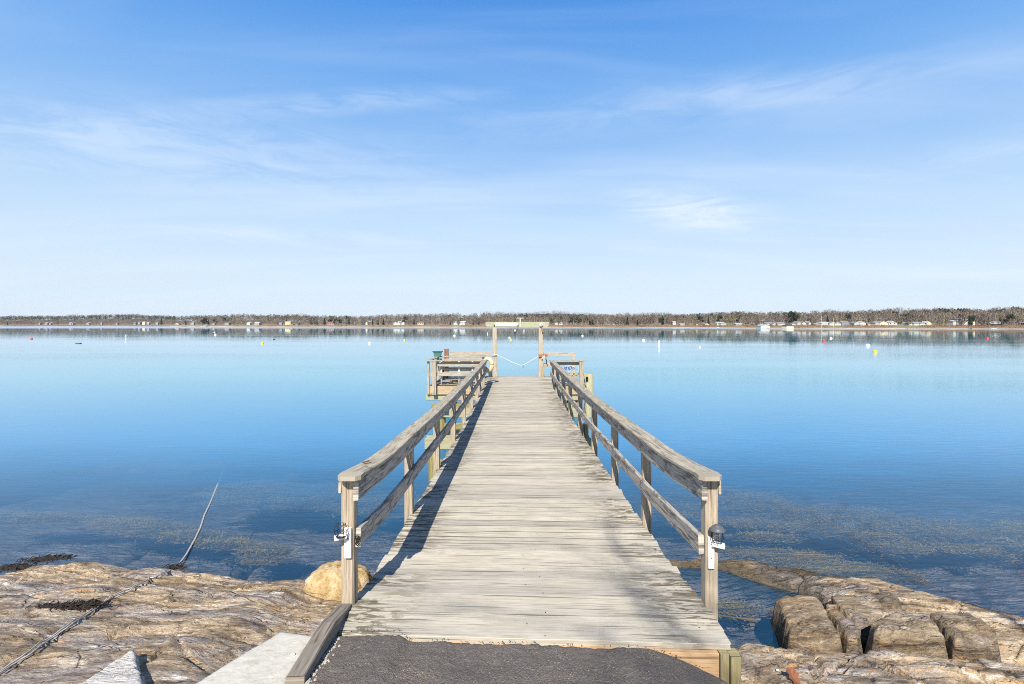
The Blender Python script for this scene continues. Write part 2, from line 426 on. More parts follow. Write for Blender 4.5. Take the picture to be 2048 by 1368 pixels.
def rockmat(name, tone=1.0, warm=1.0, rot=0.0, wet=True, pale=0.0, palec=(0.56, 0.53, 0.47)):
    m, nt = new(name)
    ob = nd(nt, 'ShaderNodeTexCoord').outputs['Object']
    geo = nd(nt, 'ShaderNodeNewGeometry')
    pos = geo.outputs['Position']
    z = nd(nt, 'ShaderNodeSeparateXYZ', {0: pos}).outputs[2]
    wn = nd(nt, 'ShaderNodeVectorMath', {0: nd(nt, 'ShaderNodeTexNoise', {'Vector': pos, 'Scale': 1.3, 'Detail': 3}).outputs[1], 1: (0.32, 0.32, 0.32)}, operation='MULTIPLY').outputs[0]
    w = nd(nt, 'ShaderNodeVectorMath', {0: pos, 1: wn}, operation='ADD').outputs[0]
    a = mapping(nt, w, (1.0, 5.5, 9.0), (0, 0, R(rot)))
    s1 = noise(nt, a, 1.25, 10, 0.64, 0.25)
    s2 = noise(nt, mapping(nt, w, (1.6, 8, 10), (0, 0, R(rot + 6)), (5, 3, 1)), 1.7, 9, 0.66, 0.3)
    s3 = noise(nt, mapping(nt, w, (0.7, 1.9, 3), (0, 0, R(rot)), (1, 9, 1)), 1.1, 5, 0.6)
    fine = noise(nt, mapping(nt, pos, (1, 2.2, 2.2)), 22, 9, 0.8)
    t = tone
    c = ramp(nt, s1, [(0.30, (0.06 * t, 0.045 * t, 0.032 * t)), (0.42, (0.21 * t, 0.155 * t, 0.10 * t)), (0.50, (0.34 * t, 0.265 * t, 0.18 * t)), (0.60, (0.45 * t, 0.36 * t, 0.25 * t)), (0.72, (0.62 * t, 0.54 * t, 0.42 * t))])
    grey = ramp(nt, s1, [(0.34, (0.10 * t, 0.09 * t, 0.09 * t)), (0.5, (0.30 * t, 0.27 * t, 0.255 * t)), (0.7, (0.52 * t, 0.48 * t, 0.45 * t))])
    c = mix(nt, mth(nt, 'MULTIPLY', smooth(nt, s3, 0.46, 0.60), 0.75), c, grey)
    c = mix(nt, mth(nt, 'MULTIPLY', smooth(nt, s2, 0.555, 0.70), 0.62 * warm), c, (0.60 * t, 0.31 * t, 0.12 * t))
    c = mix(nt, mth(nt, 'MULTIPLY', smooth(nt, noise(nt, mapping(nt, w, (1.3, 8, 9), (0, 0, R(rot - 4)), (2, 6, 3)), 1.1, 9, 0.66, 0.4), 0.59, 0.65), 0.8), c, (0.72 * t, 0.67 * t, 0.60 * t))
    if pale: c = mix(nt, pale, c, palec)
    f2 = ramp(nt, fine, [(0.36, (0.42, 0.40, 0.38)), (0.5, (1, 1, 1)), (0.66, (1.35, 1.32, 1.28))])
    c = mix(nt, 0.72, c, f2, 'MULTIPLY')
    grit = noise(nt, mapping(nt, pos, (1, 1.6, 1.6), loc=(3, 3, 3)), 75, 4, 0.7)
    c = mix(nt, 0.6, c, ramp(nt, grit, [(0.36, (0.55, 0.53, 0.5)), (0.5, (1, 1, 1)), (0.64, (1.3, 1.28, 1.25))]), 'MULTIPLY')
    ln = mth(nt, 'ABSOLUTE', mth(nt, 'SUBTRACT', noise(nt, mapping(nt, w, (1.1, 6.5, 9), (0, 0, R(rot + 2)), (8, 1, 4)), 0.85, 6, 0.55, 0.3), 0.5))
    ln = mth(nt, 'MULTIPLY', smooth(nt, ln, 0.0, 0.009, 1.0, 0.0), smooth(nt, s2, 0.44, 0.56))
    c = mix(nt, mth(nt, 'MULTIPLY', ln, 0.72), c, (0.05, 0.038, 0.028))
    crk = nd(nt, 'ShaderNodeTexVoronoi', {'Vector': mapping(nt, w, (0.9, 2.4, 2.4), (0, 0, R(rot + 14))), 'Scale': 1.35, 'Randomness': 1.0}, feature='DISTANCE_TO_EDGE').outputs['Distance']
    ck = mth(nt, 'MULTIPLY', smooth(nt, crk, 0.0, 0.018, 1.0, 0.0), smooth(nt, s3, 0.45, 0.6))
    c = mix(nt, mth(nt, 'MULTIPLY', ck, 0.75), c, (0.05, 0.04, 0.03))
    if wet:
        zn = mth(nt, 'ADD', z, mth(nt, 'MULTIPLY', mth(nt, 'SUBTRACT', s2, 0.5), 0.16))
        wetf = smooth(nt, zn, 0.06, 0.19, 1.0, 0.0)
        c = mix(nt, mth(nt, 'MULTIPLY', wetf, 0.8), c, (0.045, 0.04, 0.028))
        deep = smooth(nt, zn, -0.35, -0.05, 1.0, 0.0)
        sbk = c
        sb = ramp(nt, noise(nt, mapping(nt, pos, (1, 2.2, 1), (0, 0, R(12))), 2.3, 8, 0.72, 0.4), [(0.38, (0.015, 0.02, 0.035)), (0.48, (0.13, 0.12, 0.145)), (0.58, (0.28, 0.24, 0.22)), (0.67, (0.55, 0.47, 0.32))])
        c = mix(nt, mth(nt, 'MULTIPLY', deep, 0.9), c, mix(nt, 0.45, sb, mix(nt, 1.0, sbk, (5.5, 4.7, 4.9), 'MULTIPLY')))
    h = mth(nt, 'ADD', mth(nt, 'ADD', mth(nt, 'MULTIPLY', s1, 1.0), mth(nt, 'MULTIPLY', fine, 0.22)), mth(nt, 'MULTIPLY', s2, 0.6))
    h = mth(nt, 'SUBTRACT', h, mth(nt, 'ADD', mth(nt, 'MULTIPLY', ck, 0.3), mth(nt, 'MULTIPLY', ln, 0.25)))
    out(nt, pbr(nt, c, 0.86, h, 1.0, 0.05, spec=0.2))
    return m


M_ROCK = rockmat('shore_rock', 1.30, 1.25, 6)
M_ROCKR = rockmat('block_rock', 0.84, 0.8, -14)
m, nt = new('golden_stone'); ob = nd(nt, 'ShaderNodeTexCoord').outputs['Object']
n1 = noise(nt, ob, 4.5, 8, .68, .4); n2 = noise(nt, mapping(nt, ob, (1, 1, 1), loc=(4, 4, 4)), 2.2, 5, .6); n3 = noise(nt, ob, 26, 6, .75)
c = ramp(nt, n1, [(.36, (.34, .22, .10)), (.46, (.58, .42, .21)), (.58, (.74, .58, .34)), (.7, (.80, .70, .50))])
c = mix(nt, smooth(nt, n2, .56, .66), c, (.66, .38, .13)); c = mix(nt, .8, c, ramp(nt, n3, [(.36, (.6, .58, .55)), (.5, (1, 1, 1)), (.66, (1.2, 1.2, 1.2))]), 'MULTIPLY')
c = mix(nt, 1.0, c, (.80, .78, .76), 'MULTIPLY')
vz = nd(nt, 'ShaderNodeTexVoronoi', {'Vector': mapping(nt, ob, (1.4, 1, 2.2), (0, R(35), 0)), 'Scale': 3.2}, feature='DISTANCE_TO_EDGE').outputs['Distance']
vk = mth(nt, 'MULTIPLY', smooth(nt, vz, 0.0, .02, 1.0, 0.0), smooth(nt, n2, .52, .60)); c = mix(nt, mth(nt, 'MULTIPLY', vk, .3), c, (.12, .07, .03))
out(nt, pbr(nt, c, .85, mth(nt, 'SUBTRACT', mth(nt, 'ADD', n1, mth(nt, 'MULTIPLY', n3, .3)), mth(nt, 'MULTIPLY', vk, .4)), 1.0, .05, spec=.2)); M_BOULD = m
M_PALE = rockmat('pale_stone', 1.5, 0.25, 40, wet=False, pale=0.86, palec=(0.80, 0.78, 0.74))

# asphalt
m, nt = new('asphalt')
ob = nd(nt, 'ShaderNodeTexCoord').outputs['Object']
vo = nd(nt, 'ShaderNodeTexVoronoi', {'Vector': ob, 'Scale': 130.0})
g = noise(nt, ob, 3.5, 5, 0.6)
c = mix(nt, g, (0.115, 0.098, 0.086), (0.205, 0.178, 0.155))
sp = nd(nt, 'ShaderNodeSeparateColor', {0: vo.outputs['Color']})
agg = mth(nt, 'MULTIPLY', smooth(nt, sp.outputs[0], 0.80, 0.88), smooth(nt, vo.outputs['Distance'], 0.3, 0.5, 1.0, 0.0))
agg = mth(nt, 'MULTIPLY', agg, smooth(nt, noise(nt, ob, 6, 3), 0.38, 0.6))
c = mix(nt, agg, c, (0.50, 0.44, 0.36))
agg2 = smooth(nt, sp.outputs[1], 0.5, 1.0)
c = mix(nt, mth(nt, 'MULTIPLY', agg2, 0.4), c, (0.05, 0.045, 0.04))
out(nt, pbr(nt, c, 0.9, mth(nt, 'ADD', vo.outputs['Distance'], noise(nt, ob, 60, 4)), 0.8, 0.006, spec=0.3))
M_ASPH = m

# water: clear at the shore, bluer where it deepens; fresnel reflection of the sky
m, nt = new('sea_water')
geo = nd(nt, 'ShaderNodeNewGeometry'); pos = geo.outputs['Position']
sx = nd(nt, 'ShaderNodeSeparateXYZ', {0: pos}); X_, Y_ = sx.outputs[0], sx.outputs[1]
r1 = noise(nt, mapping(nt, pos, (0.55, 3.0, 1), (0, 0, R(8))), 2.2, 4, 0.55, 0.3)
r2 = noise(nt, mapping(nt, pos, (1.0, 2.4, 1), (0, 0, R(-6))), 8.5, 3, 0.5)
r3 = noise(nt, mapping(nt, pos, (0.05, 0.16, 1)), 1.0, 3, 0.5)
patch = noise(nt, mapping(nt, pos, (0.012, 0.05, 1), (0, 0, R(4))), 1.0, 4, 0.55)
calm = smooth(nt, patch, 0.35, 0.68, 0.35, 1.3)
h = mth(nt, 'ADD', mth(nt, 'MULTIPLY', r1, 0.016), mth(nt, 'MULTIPLY', r2, 0.0055))
h = mth(nt, 'MULTIPLY', h, smooth(nt, Y_, 10.0, 90.0, 1.0, 0.17))
h = mth(nt, 'ADD', mth(nt, 'MULTIPLY', h, calm), mth(nt, 'MULTIPLY', r3, 0.010))
bmp = nd(nt, 'ShaderNodeBump', {'Height': h, 'Strength': 0.5, 'Distance': 1.0}).outputs[0]
# wind-ruffled belt in front of the far shore
lim = mth(nt, 'SUBTRACT', 470.0, mth(nt, 'MULTIPLY', mth(nt, 'MAXIMUM', X_, 0.0), 0.46))
ruf = mth(nt, 'SUBTRACT', Y_, lim)
ruf = smooth(nt, mth(nt, 'ADD', ruf, mth(nt, 'MULTIPLY', noise(nt, mapping(nt, pos, (0.004, 0.02, 1)), 1, 3), 40.0)), 10.0, 30.0)
rough = mth(nt, 'ADD', 0.018, mth(nt, 'MULTIPLY', ruf, 0.22))
fre = nd(nt, 'ShaderNodeFresnel', {'IOR': 1.333, 'Normal': bmp}).outputs[0]
fre = mth(nt, 'MULTIPLY', fre, 1.0)
gl = nd(nt, 'ShaderNodeBsdfGlossy', {'Color': (0.93, 0.96, 1.0), 'Roughness': rough, 'Normal': bmp}).outputs[0]
tr = nd(nt, 'ShaderNodeBsdfTransparent', {0: (0.82, 0.92, 0.98)}).outputs[0]
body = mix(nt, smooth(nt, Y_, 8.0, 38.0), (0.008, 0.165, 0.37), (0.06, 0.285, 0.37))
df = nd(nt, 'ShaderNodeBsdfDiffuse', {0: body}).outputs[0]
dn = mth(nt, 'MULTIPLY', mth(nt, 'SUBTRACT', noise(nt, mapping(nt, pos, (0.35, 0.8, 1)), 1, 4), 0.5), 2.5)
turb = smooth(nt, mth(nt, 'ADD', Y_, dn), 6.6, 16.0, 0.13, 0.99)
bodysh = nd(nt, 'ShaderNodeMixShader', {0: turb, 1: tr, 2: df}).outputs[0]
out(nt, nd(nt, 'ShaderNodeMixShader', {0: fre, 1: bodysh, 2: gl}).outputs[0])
M_WATER = m


def foliage(name, a, b, c):
    m, nt = new(name)
    isl = nd(nt, 'ShaderNodeNewGeometry').outputs['Random Per Island']
    pos = nd(nt, 'ShaderNodeNewGeometry').outputs['Position']
    n = noise(nt, pos, 0.035, 3, 0.6)
    col = ramp(nt, isl, [(0.0, a), (0.5, b), (1.0, c)])
    col = mix(nt, 1.0, col, ramp(nt, n, [(0.3, (0.75, 0.72, 0.72)), (0.7, (1.25, 1.2, 1.1))]), 'MULTIPLY')
    col = mix(nt, 1.0, col, (KA, KA, KA), 'MULTIPLY')
    d = nd(nt, 'ShaderNodeBsdfDiffuse', {0: col}).outputs[0]
    t = nd(nt, 'ShaderNodeBsdfTranslucent', {0: col}).outputs[0]
    out(nt, nd(nt, 'ShaderNodeMixShader', {0: 0.25, 1: d, 2: t}).outputs[0])
    return m


M_TWIG = foliage('bare_twigs', (0.135, 0.108, 0.09), (0.225, 0.187, 0.162), (0.33, 0.285, 0.255))
M_TWIG2 = foliage('olive_twigs', (0.15, 0.14, 0.085), (0.25, 0.23, 0.14), (0.37, 0.33, 0.22))
M_PINE = foliage('pine_needles', (0.022, 0.034, 0.022), (0.045, 0.062, 0.036), (0.085, 0.10, 0.055))
M_FAR = foliage('hazy_wood', (0.085, 0.095, 0.10), (0.14, 0.145, 0.15), (0.20, 0.195, 0.20))  # blue grey haze of distance put into the twig colour
M_BRUSH = foliage('shore_scrub', (0.16, 0.09, 0.055), (0.28, 0.17, 0.10), (0.40, 0.28, 0.17))
M_BARK = simple('pale_bark', (0.34, 0.31, 0.28), 0.9, var=0.3)
M_DBARK = simple('dark_bark', (0.10, 0.08, 0.065), 0.9, var=0.3)
M_KELP = foliage('rockweed', (0.46, 0.29, 0.06), (0.70, 0.46, 0.11), (0.85, 0.62, 0.22))

# ------------------------------------------------------------------ water and seabed
v = [(-2500, -40, 0), (2500, -40, 0), (2500, 2300, 0), (-2500, 2300, 0)]
tag(raw('water', v, [(0, 1, 2, 3)], M_WATER), kind='structure')
m, nt = new('seabed_silt')
pos = nd(nt, 'ShaderNodeNewGeometry').outputs['Position']
out(nt, pbr(nt, mix(nt, noise(nt, pos, 0.6, 6, 0.7), (0.02, 0.05, 0.08), (0.07, 0.12, 0.14)), 0.9)); M_SILT = m
tag(raw('seabed', [(-2500, -40, -3.2), (2500, -40, -3.2), (2500, 2300, -3.2), (-2500, 2300, -3.2)], [(0, 1, 2, 3)], M_SILT), kind='structure')

# ------------------------------------------------------------------ shore ledge
xe = [G(-300, 1215, .12)] + [G(*p, .12) for p in ((0, 1163), (60, 1145), (120, 1128), (235, 1126), (300, 1136), (380, 1144), (480, 1153), (600, 1163))] + [(-1.9, 6.0), (-1.0, 5.4), (0.2, 4.7), (1.5, 4.6), (1.9, 4.4)]
XE = np.array([p[0] for p in xe]); YE = np.array([p[1] for p in xe])

tongue = [G(1300, 1118, .05), G(1437, 1114, .08), G(1540, 1117, .1), G(1640, 1135, .1), G(1750, 1150, .1), G(1850, 1174, .12), G(1950, 1195, .12), G(2048, 1219, .12), G(2400, 1290, .15), G(2700, 1500, .3), G(1900, 1500, .3), G(1680, 1300, .12), G(1655, 1225, .1), G(1640, 1197, .08), G(1610, 1182, .06), G(1560, 1166, .06), G(1500, 1151, .06), G(1437, 1132, .05), G(1300, 1130, .02)]
fore = [G(1457, 1266, .33), G(1500, 1259, .33), G(1570, 1266, .33), G(1640, 1271, .33), G(1700, 1281, .33), G(1760, 1284, .33), G(1870, 1298, .33), (4.35, 4.62), (5.4, 4.7), (9, 4.3), (10.6, -1.5), (0.2, -1.5), (0.6, 3.4), (1.6, 4.5)]
cracksR = [([G(1575, 1290, .45), G(1590, 1298, .45), G(1610, 1312, .5), G(1640, 1335, .6)], .05, .03), ([G(1590, 1268, .35), G(1625, 1298, .4), G(1650, 1325, .5)], .07, .03),
           ([G(1880, 1302, .35), G(1900, 1320, .4), G(1935, 1345, .5)], .025, .012), ([G(1735, 1318, .5), G(1752, 1350, .6), G(1770, 1358, .6)], .03, .012),
           ([G(1700, 1285, .35), G(1760, 1300, .4), G(1800, 1310, .45), G(1860, 1312, .45)], .03, .014), ([G(1460, 1300, .55), G(1510, 1292, .5), G(1560, 1305, .5), G(1575, 1322, .55)], .035, .02),
           ([G(1930, 1320, .42), G(1985, 1365, .6)], .025, .012), ([G(2000, 1318, .35), G(2040, 1340, .5)], .02, .01), ([G(1560, 1340, .7), G(1630, 1350, .7), G(1640, 1368, .8)], .03, .016)]
gaps = [([G(1647, 1200, .3), G(1668, 1230, .3), G(1692, 1272, .3)], .45, .055), ([G(1852, 1215, .4), G(1878, 1236, .4), G(1900, 1280, .4)], .4, .05), ([G(1718, 1240, .35), G(1730, 1262, .35), G(1738, 1275, .35)], .4, .07), ([G(1690, 1278, .3), G(1760, 1282, .3), G(1900, 1292, .3), G(2060, 1306, .3)], .22, .05)]
cracksL = [([G(205, 1290, .75), G(225, 1275, .7), G(250, 1262, .68), G(262, 1256, .65)], .045, .012), ([G(280, 1340, .9), G(305, 1332, .88), G(325, 1318, .8)], .045, .014),
           ([G(362, 1216, .45), G(378, 1214, .45), G(398, 1206, .42), G(435, 1198, .4), G(470, 1183, .35), G(530, 1165, .25)], .04, .012), ([G(330, 1246, .6), G(350, 1242, .6), G(358, 1240, .6)], .06, .02),
           ([G(345, 1285, .75), G(375, 1320, .85), G(410, 1335, .9)], .03, .014), ([G(410, 1222, .5), G(430, 1216, .48), G(455, 1210, .46)], .025, .012), ([G(100, 1225, .5), G(50, 1215, .4)], .03, .016)]
cracksW = [([G(150, 1125, -.1), G(215, 1085, -.3), G(300, 1050, -.4)], .35, .07), ([G(430, 1125, -.1), G(500, 1080, -.3), G(590, 1040, -.4)], .35, .08), ([G(370, 1150, 0), G(340, 1090, -.3)], .2, .05)]


def shore_z(X, Y):
    wx = fbm(X * .9, Y * .9, 3, 5) * .35
    st = fbm(X * .55 + Y * .25 + wx, Y * 3.2 - X * .55 + wx * 3, 5, 1)
    stp = st * 5.5; fl = np.floor(stp); fr = stp - fl
    terr = (fl + sstep(.70, 1.0, fr)) / 5.5
    rough = fbm(X * 7, Y * 12, 4, 9) * .010 + fbm(X * 2.1, Y * 2.6, 3, 4) * .035
    rdg = np.abs(fbm(X * 1.1 + Y * .9, Y * 2.3 - X * .4, 4, 41)); gate = sstep(-.05, .12, fbm(X * .8, Y * .8, 3, 47))
    rough = rough - .035 * (1 - sstep(.0, .018, rdg)) * gate
    zb = -0.42 - .13 * (Y - 6.2) + fbm(X * .7, Y * .7, 4, 3) * .16 + terr * .12 + fbm(X * 4, Y * 4, 3, 6) * .03
    zb = np.maximum(zb, -3.0 + .1 * fbm(X * .3, Y * .3, 2, 8)); zb = np.minimum(zb, -.06)
    wq = fbm(X * 2.5, Y * 2.5, 4, 61) * .22
    cp, ep = plates(X * 1.15 + Y * .55 + wq, Y * 2.3 - X * .45 + wq, 3); cq, eq = plates(X * 3.1 + Y * 1.2 + wq * 2, Y * 6.2 - X * 1.2 + wq * 2, 9)
    cl_, el_ = plates(X * .55 + Y * .35 + wq, Y * 1.7 - X * .25 + wq, 15)
    plR = cp * .085 + cq * .028 - .055 * (1 - sstep(0, .05, ep)) - .016 * (1 - sstep(0, .05, eq))
    plL = cl_ * .055 + cq * .009 - .030 * (1 - sstep(0, .022, el_)) * sstep(-.1, .1, fbm(X * .9, Y * .9, 2, 66)) - .008 * (1 - sstep(0, .04, eq))
    # left ledge
    d = np.interp(X, XE, YE) - Y + fbm(X * 1.7, X * 0 + 3.3, 4, 12) * .16
    d = np.where(X > 1.9, d - (X - 1.9) * 8, d)
    zl = np.where(d > 0, .12 + .27 * np.minimum(d, 4.4) + .05 * (1 - np.exp(-d * 4)), .12 + 2.4 * d)
    zl = zl + (terr * .085 + rough + plL) * sstep(-.1, .3, d)
    sx0, sy0 = G(225, 1375, 1.0); zl = zl + (.96 + .12 * (3.5 - Y) - zl) * np.exp(-((np.hypot(X - sx0, Y - sy0) / .62) ** 4))
    for P, dep, wd in cracksL: zl = zl - dep * np.exp(-(dist_line(X, Y, P) / wd) ** 2)
    for P, dep, wd in cracksW: zb = zb - dep * np.exp(-(dist_line(X, Y, P) / wd) ** 2)
    # right tongue, lying low at the waterline
    jd = fbm(X * 2.3, Y * 2.3, 4, 14) * .10
    sd = sdf_poly(X, Y, tongue) + jd
    st2 = fbm(X * .7 + Y * .3 + wx, Y * 3.0 + X * .9 + wx * 3, 5, 21)
    s2 = st2 * 5; t2 = (np.floor(s2) + sstep(.7, 1, s2 - np.floor(s2))) / 5
    top = .05 + .065 * np.clip(6.9 - Y + .12 * (X - 3) * -1, 0, 1.4) + .10 * sstep(0, .5, sd)
    zt = top + t2 * .05 + plR * .8 + rough - .9 * np.maximum(0, .05 - sd) - 2.5 * np.maximum(0, -sd)
    # foreground ledge on the right
    sf = sdf_poly(X, Y, fore) + jd * .7
    edge_y = np.interp(X, [1.6, 2.2, 3.4, 4.3, 9], [4.6, 5.0, 4.75, 4.62, 4.3])
    zf = .20 + .25 * np.clip(edge_y - Y, 0, 4) + .10 * sstep(0, .25, sf) + t2 * .06 + plR + rough * 1.1
    zf = zf - .9 * np.maximum(0, .05 - sf) - 3 * np.maximum(0, -sf)
    for P, dep, wd in cracksR: zf = zf - dep * np.exp(-(dist_line(X, Y, P) / wd) ** 2)
    for P, dep, wd in gaps: zt = zt - dep * np.exp(-(dist_line(X, Y, P) / wd) ** 2)
    return np.maximum(np.maximum(zb, zl), np.maximum(zt, zf))


def grid_mesh(name, xs, ys, zf, mat, **kw):
    X, Y = np.meshgrid(xs, ys); Z = zf(X, Y)
    V = np.stack([X.ravel(), Y.ravel(), Z.ravel()], 1); nx = len(xs)
    I, J = np.meshgrid(np.arange(nx - 1), np.arange(len(ys) - 1)); a = (J * nx + I).ravel()
    F = np.stack([a, a + 1, a + nx + 1, a + nx], 1)
    return raw(name, V, F, mat, shade=True, **kw)


xs = np.concatenate([np.arange(-13, -7.5, .1), np.arange(-7.5, -1.2, .018), np.arange(-1.2, 1.2, .06), np.arange(1.2, 7.2, .018), np.arange(7.2, 13, .1)])
ys = np.concatenate([np.arange(-1.2, 2.6, .15), np.arange(2.6, 7.4, .02), np.arange(7.4, 10, .05), np.arange(10, 40, .25)])
tag(grid_mesh('rock_ledge', xs, ys, shore_z, M_ROCK), kind='structure')
del xs, ys


def zat(x, y): return float(shore_z(np.array([[x]]), np.array([[y]]))[0, 0])


# split blocks of the right ledge: each is its own rock
def rock_block(polypx, zt, zb, label, sl=(0, 0), seed=0, mat=M_ROCKR, rnd=.018, name='rock_block', group='split rock blocks on the right ledge'):
    sl = sl
    P = [G(a, b, zt) for a, b in polypx]; A = np.array(P); c = A.mean(0)
    x0, y0 = A.min(0) - .14; x1, y1 = A.max(0) + .14; st = .014
    xs = np.arange(x0, x1, st); ys = np.arange(y0, y1, st); X, Y = np.meshgrid(xs, ys)
    d = sdf_poly(X, Y, P) + fbm(X * 6, Y * 6, 4, seed) * .026 - .014
    strat = fbm(X * .9 + 3 + Y * .2, Y * 5 + X * 1.4, 5, seed + 3)
    s_ = strat * 5; q = (np.floor(s_) + sstep(.7, 1, s_ - np.floor(s_))) / 5
    wq = fbm(X * 3, Y * 3, 4, seed + 5) * .2; cq, eq = plates(X * 2.4 + Y + wq, Y * 5.5 - X * 1.2 + wq, seed)
    Z = cq * .035 - .022 * (1 - sstep(0, .05, eq)) + zt + (X - c[0]) * sl[0] + (Y - c[1]) * sl[1] + q * .045 + fbm(X * 8, Y * 12, 3, seed + 7) * .012
    Z = Z - rnd * (1 - sstep(0, .07, d)) ** 2
    wall = np.maximum(0, -d); Z = Z - wall * 7 - np.where(wall > 0, fbm(X * 14, Y * 14, 3, seed + 9) * .06, 0)
    Zc = np.maximum(Z, zb)
    V = np.stack([X.ravel(), Y.ravel(), Zc.ravel()], 1); nx = len(xs)
    I, J = np.meshgrid(np.arange(nx - 1), np.arange(len(ys) - 1)); a = (J * nx + I).ravel()
    F = np.stack([a, a + 1, a + nx + 1, a + nx], 1)
    zz = Z.ravel(); keep = (zz[F] > zb).any(1)
    F = F[keep]; used = np.unique(F); mp = np.full(len(V), -1); mp[used] = np.arange(len(used))
    return tag(raw(name, V[used], mp[F], mat, shade=True), label=label, cat='rock', group=group)


rock_block([(1547, 1190), (1572, 1186), (1630, 1185), (1645, 1203), (1662, 1232), (1684, 1268), (1640, 1272), (1600, 1270), (1577, 1262), (1566, 1232), (1556, 1205)], .34, -.25, 'leftmost split rock block, steep dark side standing in the water', (.02, -.03), 2)
rock_block([(1650, 1205), (1676, 1204), (1700, 1236), (1722, 1262), (1716, 1272), (1694, 1269), (1672, 1236)], .32, -.1, 'narrow rock strip between the leftmost block and the wide cracks', (0, 0), 5)
rock_block([(1658, 1184), (1700, 1180), (1775, 1181), (1803, 1193), (1807, 1212), (1788, 1222), (1745, 1232), (1712, 1238), (1690, 1222)], .36, 0, 'flat topped rock block lying behind the others beside the low ledge', (0, -.06), 11)
rock_block([(1738, 1236), (1792, 1221), (1848, 1221), (1866, 1236), (1892, 1262), (1850, 1270), (1790, 1268), (1748, 1256)], .47, .05, 'rounded tan rock block left of the deep vertical crack', (0, .05), 17, rnd=.035)
rock_block([(1856, 1221), (1938, 1218), (1976, 1240), (1994, 1258), (1970, 1274), (1906, 1272), (1898, 1258), (1876, 1236)], .46, .05, 'rounded rock block right of the deep vertical crack', (0, .05), 23, rnd=.035)
rock_block([(1462, 1288), (1500, 1286), (1540, 1296), (1566, 1308), (1560, 1320), (1515, 1326), (1470, 1318)], .50, .2, 'low pale rock slab beside the corner stub posts of the pier', (0, -.04), 29, rnd=.06)

# boulder
def blob(name, c, r, mat, seed, label, cat, group=None, flat=.25, power=2.4):
    nu, nv = 72, 40; V = []; F = []
    for i in range(nv + 1):
        th = math.pi * i / nv
        for j in range(nu):
            ph = 2 * math.pi * j / nu
            n = Vector((math.sin(th) * math.cos(ph), math.sin(th) * math.sin(ph), math.cos(th)))
            k = (abs(n.x) ** power + abs(n.y) ** power + abs(n.z) ** power) ** (-1 / power)
            a = np.array([n.x * 1.6 + n.z * 1.1 + seed]); b = np.array([n.y * 1.6 - n.z * .9 + seed])
            q = 1 + .22 * float(fbm(a, b, 4, seed)[0]) + .05 * float(fbm(a * 5, b * 5, 3, seed + 4)[0])
            V.append((c[0] + n.x * r[0] * k * q, c[1] + n.y * r[1] * k * q, c[2] + max(-flat, n.z * k * q) * r[2]))
    for i in range(nv):
        for j in range(nu):
            a = i * nu + j; b = i * nu + (j + 1) % nu; F.append((a, a + nu, b + nu, b))
    return tag(raw(name, V, F, mat, shade=True), label=label, cat=cat, group=group)


blob('boulder', (-2.19, 6.15, .12), (.40, .28, .33), M_BOULD, 3, 'golden tan rounded boulder at the water edge behind the left end post', 'boulder', flat=.5)

# white stone (bottom left) and concrete slab
def slab(name, pts, ztop, th, mat, label, cat, jit=.01, seed=0, round_=.02):
    A = np.array([p[:2] for p in pts]); x0, y0 = A.min(0) - .02; x1, y1 = A.max(0) + .02
    st = .012; xs = np.arange(x0, x1, st); ys = np.arange(y0, y1, st); X, Y = np.meshgrid(xs, ys)
    d = sdf_poly(X, Y, A) + fbm(X * 6, Y * 6, 3, seed) * jit
    zt = np.zeros_like(X)
    co, *_ = np.linalg.lstsq(np.c_[A, np.ones(len(A))], np.array([p[2] for p in pts]), rcond=None)
    zt = co[0] * X + co[1] * Y + co[2] + fbm(X * 4, Y * 4, 4, seed + 2) * jit
    Z = zt - round_ * (1 - sstep(0, .03, d)) - np.maximum(0, -d) * 12
    V = np.stack([X.ravel(), Y.ravel(), Z.ravel()], 1); nx = len(xs)
    I, J = np.meshgrid(np.arange(nx - 1), np.arange(len(ys) - 1)); a = (J * nx + I).ravel()
    F = np.stack([a, a + 1, a + nx + 1, a + nx], 1)
    lim = (zt - th).ravel(); zz = Z.ravel(); keep = (zz[F] > lim[F]).any(1); F = F[keep]
    V[:, 2] = np.maximum(V[:, 2], lim)
    used = np.unique(F); mp = np.full(len(V), -1); mp[used] = np.arange(len(used))
    return tag(raw(name, V[used], mp[F], mat, shade=True), label=label, cat=cat)


def GZ(px, py, z): return (*G(px, py, z), z)


slab('concrete_slab', [GZ(562, 1257, 1.30), GZ(632, 1271, 1.32), (-1.27, 2.5, 1.42), (-1.27, 1.6, 1.5), (-2.3, 1.6, 1.42), GZ(330, 1400, 1.32), GZ(395, 1366, 1.31)], 1.3, .16, M_CONC, 'pale concrete slab lying against the left kerb timber', 'slab', .006, 4, .006)
slab('white_stone', [GZ(268, 1294, 1.000), GZ(283, 1310, 1.010), GZ(291, 1368, 1.070), GZ(300, 1420, 1.120), GZ(70, 1440, 1.120), GZ(152, 1368, 1.070), GZ(215, 1322, 1.030)], 1.1, .12, M_PALE, 'pointed pale grey stone at the bottom left beside the cable', 'stone', .03, 8, .035)

# ------------------------------------------------------------------ deck profile
YK = np.array([2.4, 3.03, 3.5, 3.95, 4.5, 5.35, 7.35, 8.7, 10.7, 14.2, 17.8, 22])
HK = np.array([1.885, 1.907, 1.942, 1.985, 2.025, 2.045, 2.11, 2.14, 2.16, 2.19, 2.20, 2.20])


def zd(y): return CAMZ - float(np.interp(y, YK, HK))


XL, XR = -1.13, 1.31
pier = empty('pier', (0, 3, 0), label='long grey weathered timber pier with handrails reaching over the water to a wider head', cat='pier')
PO = pier


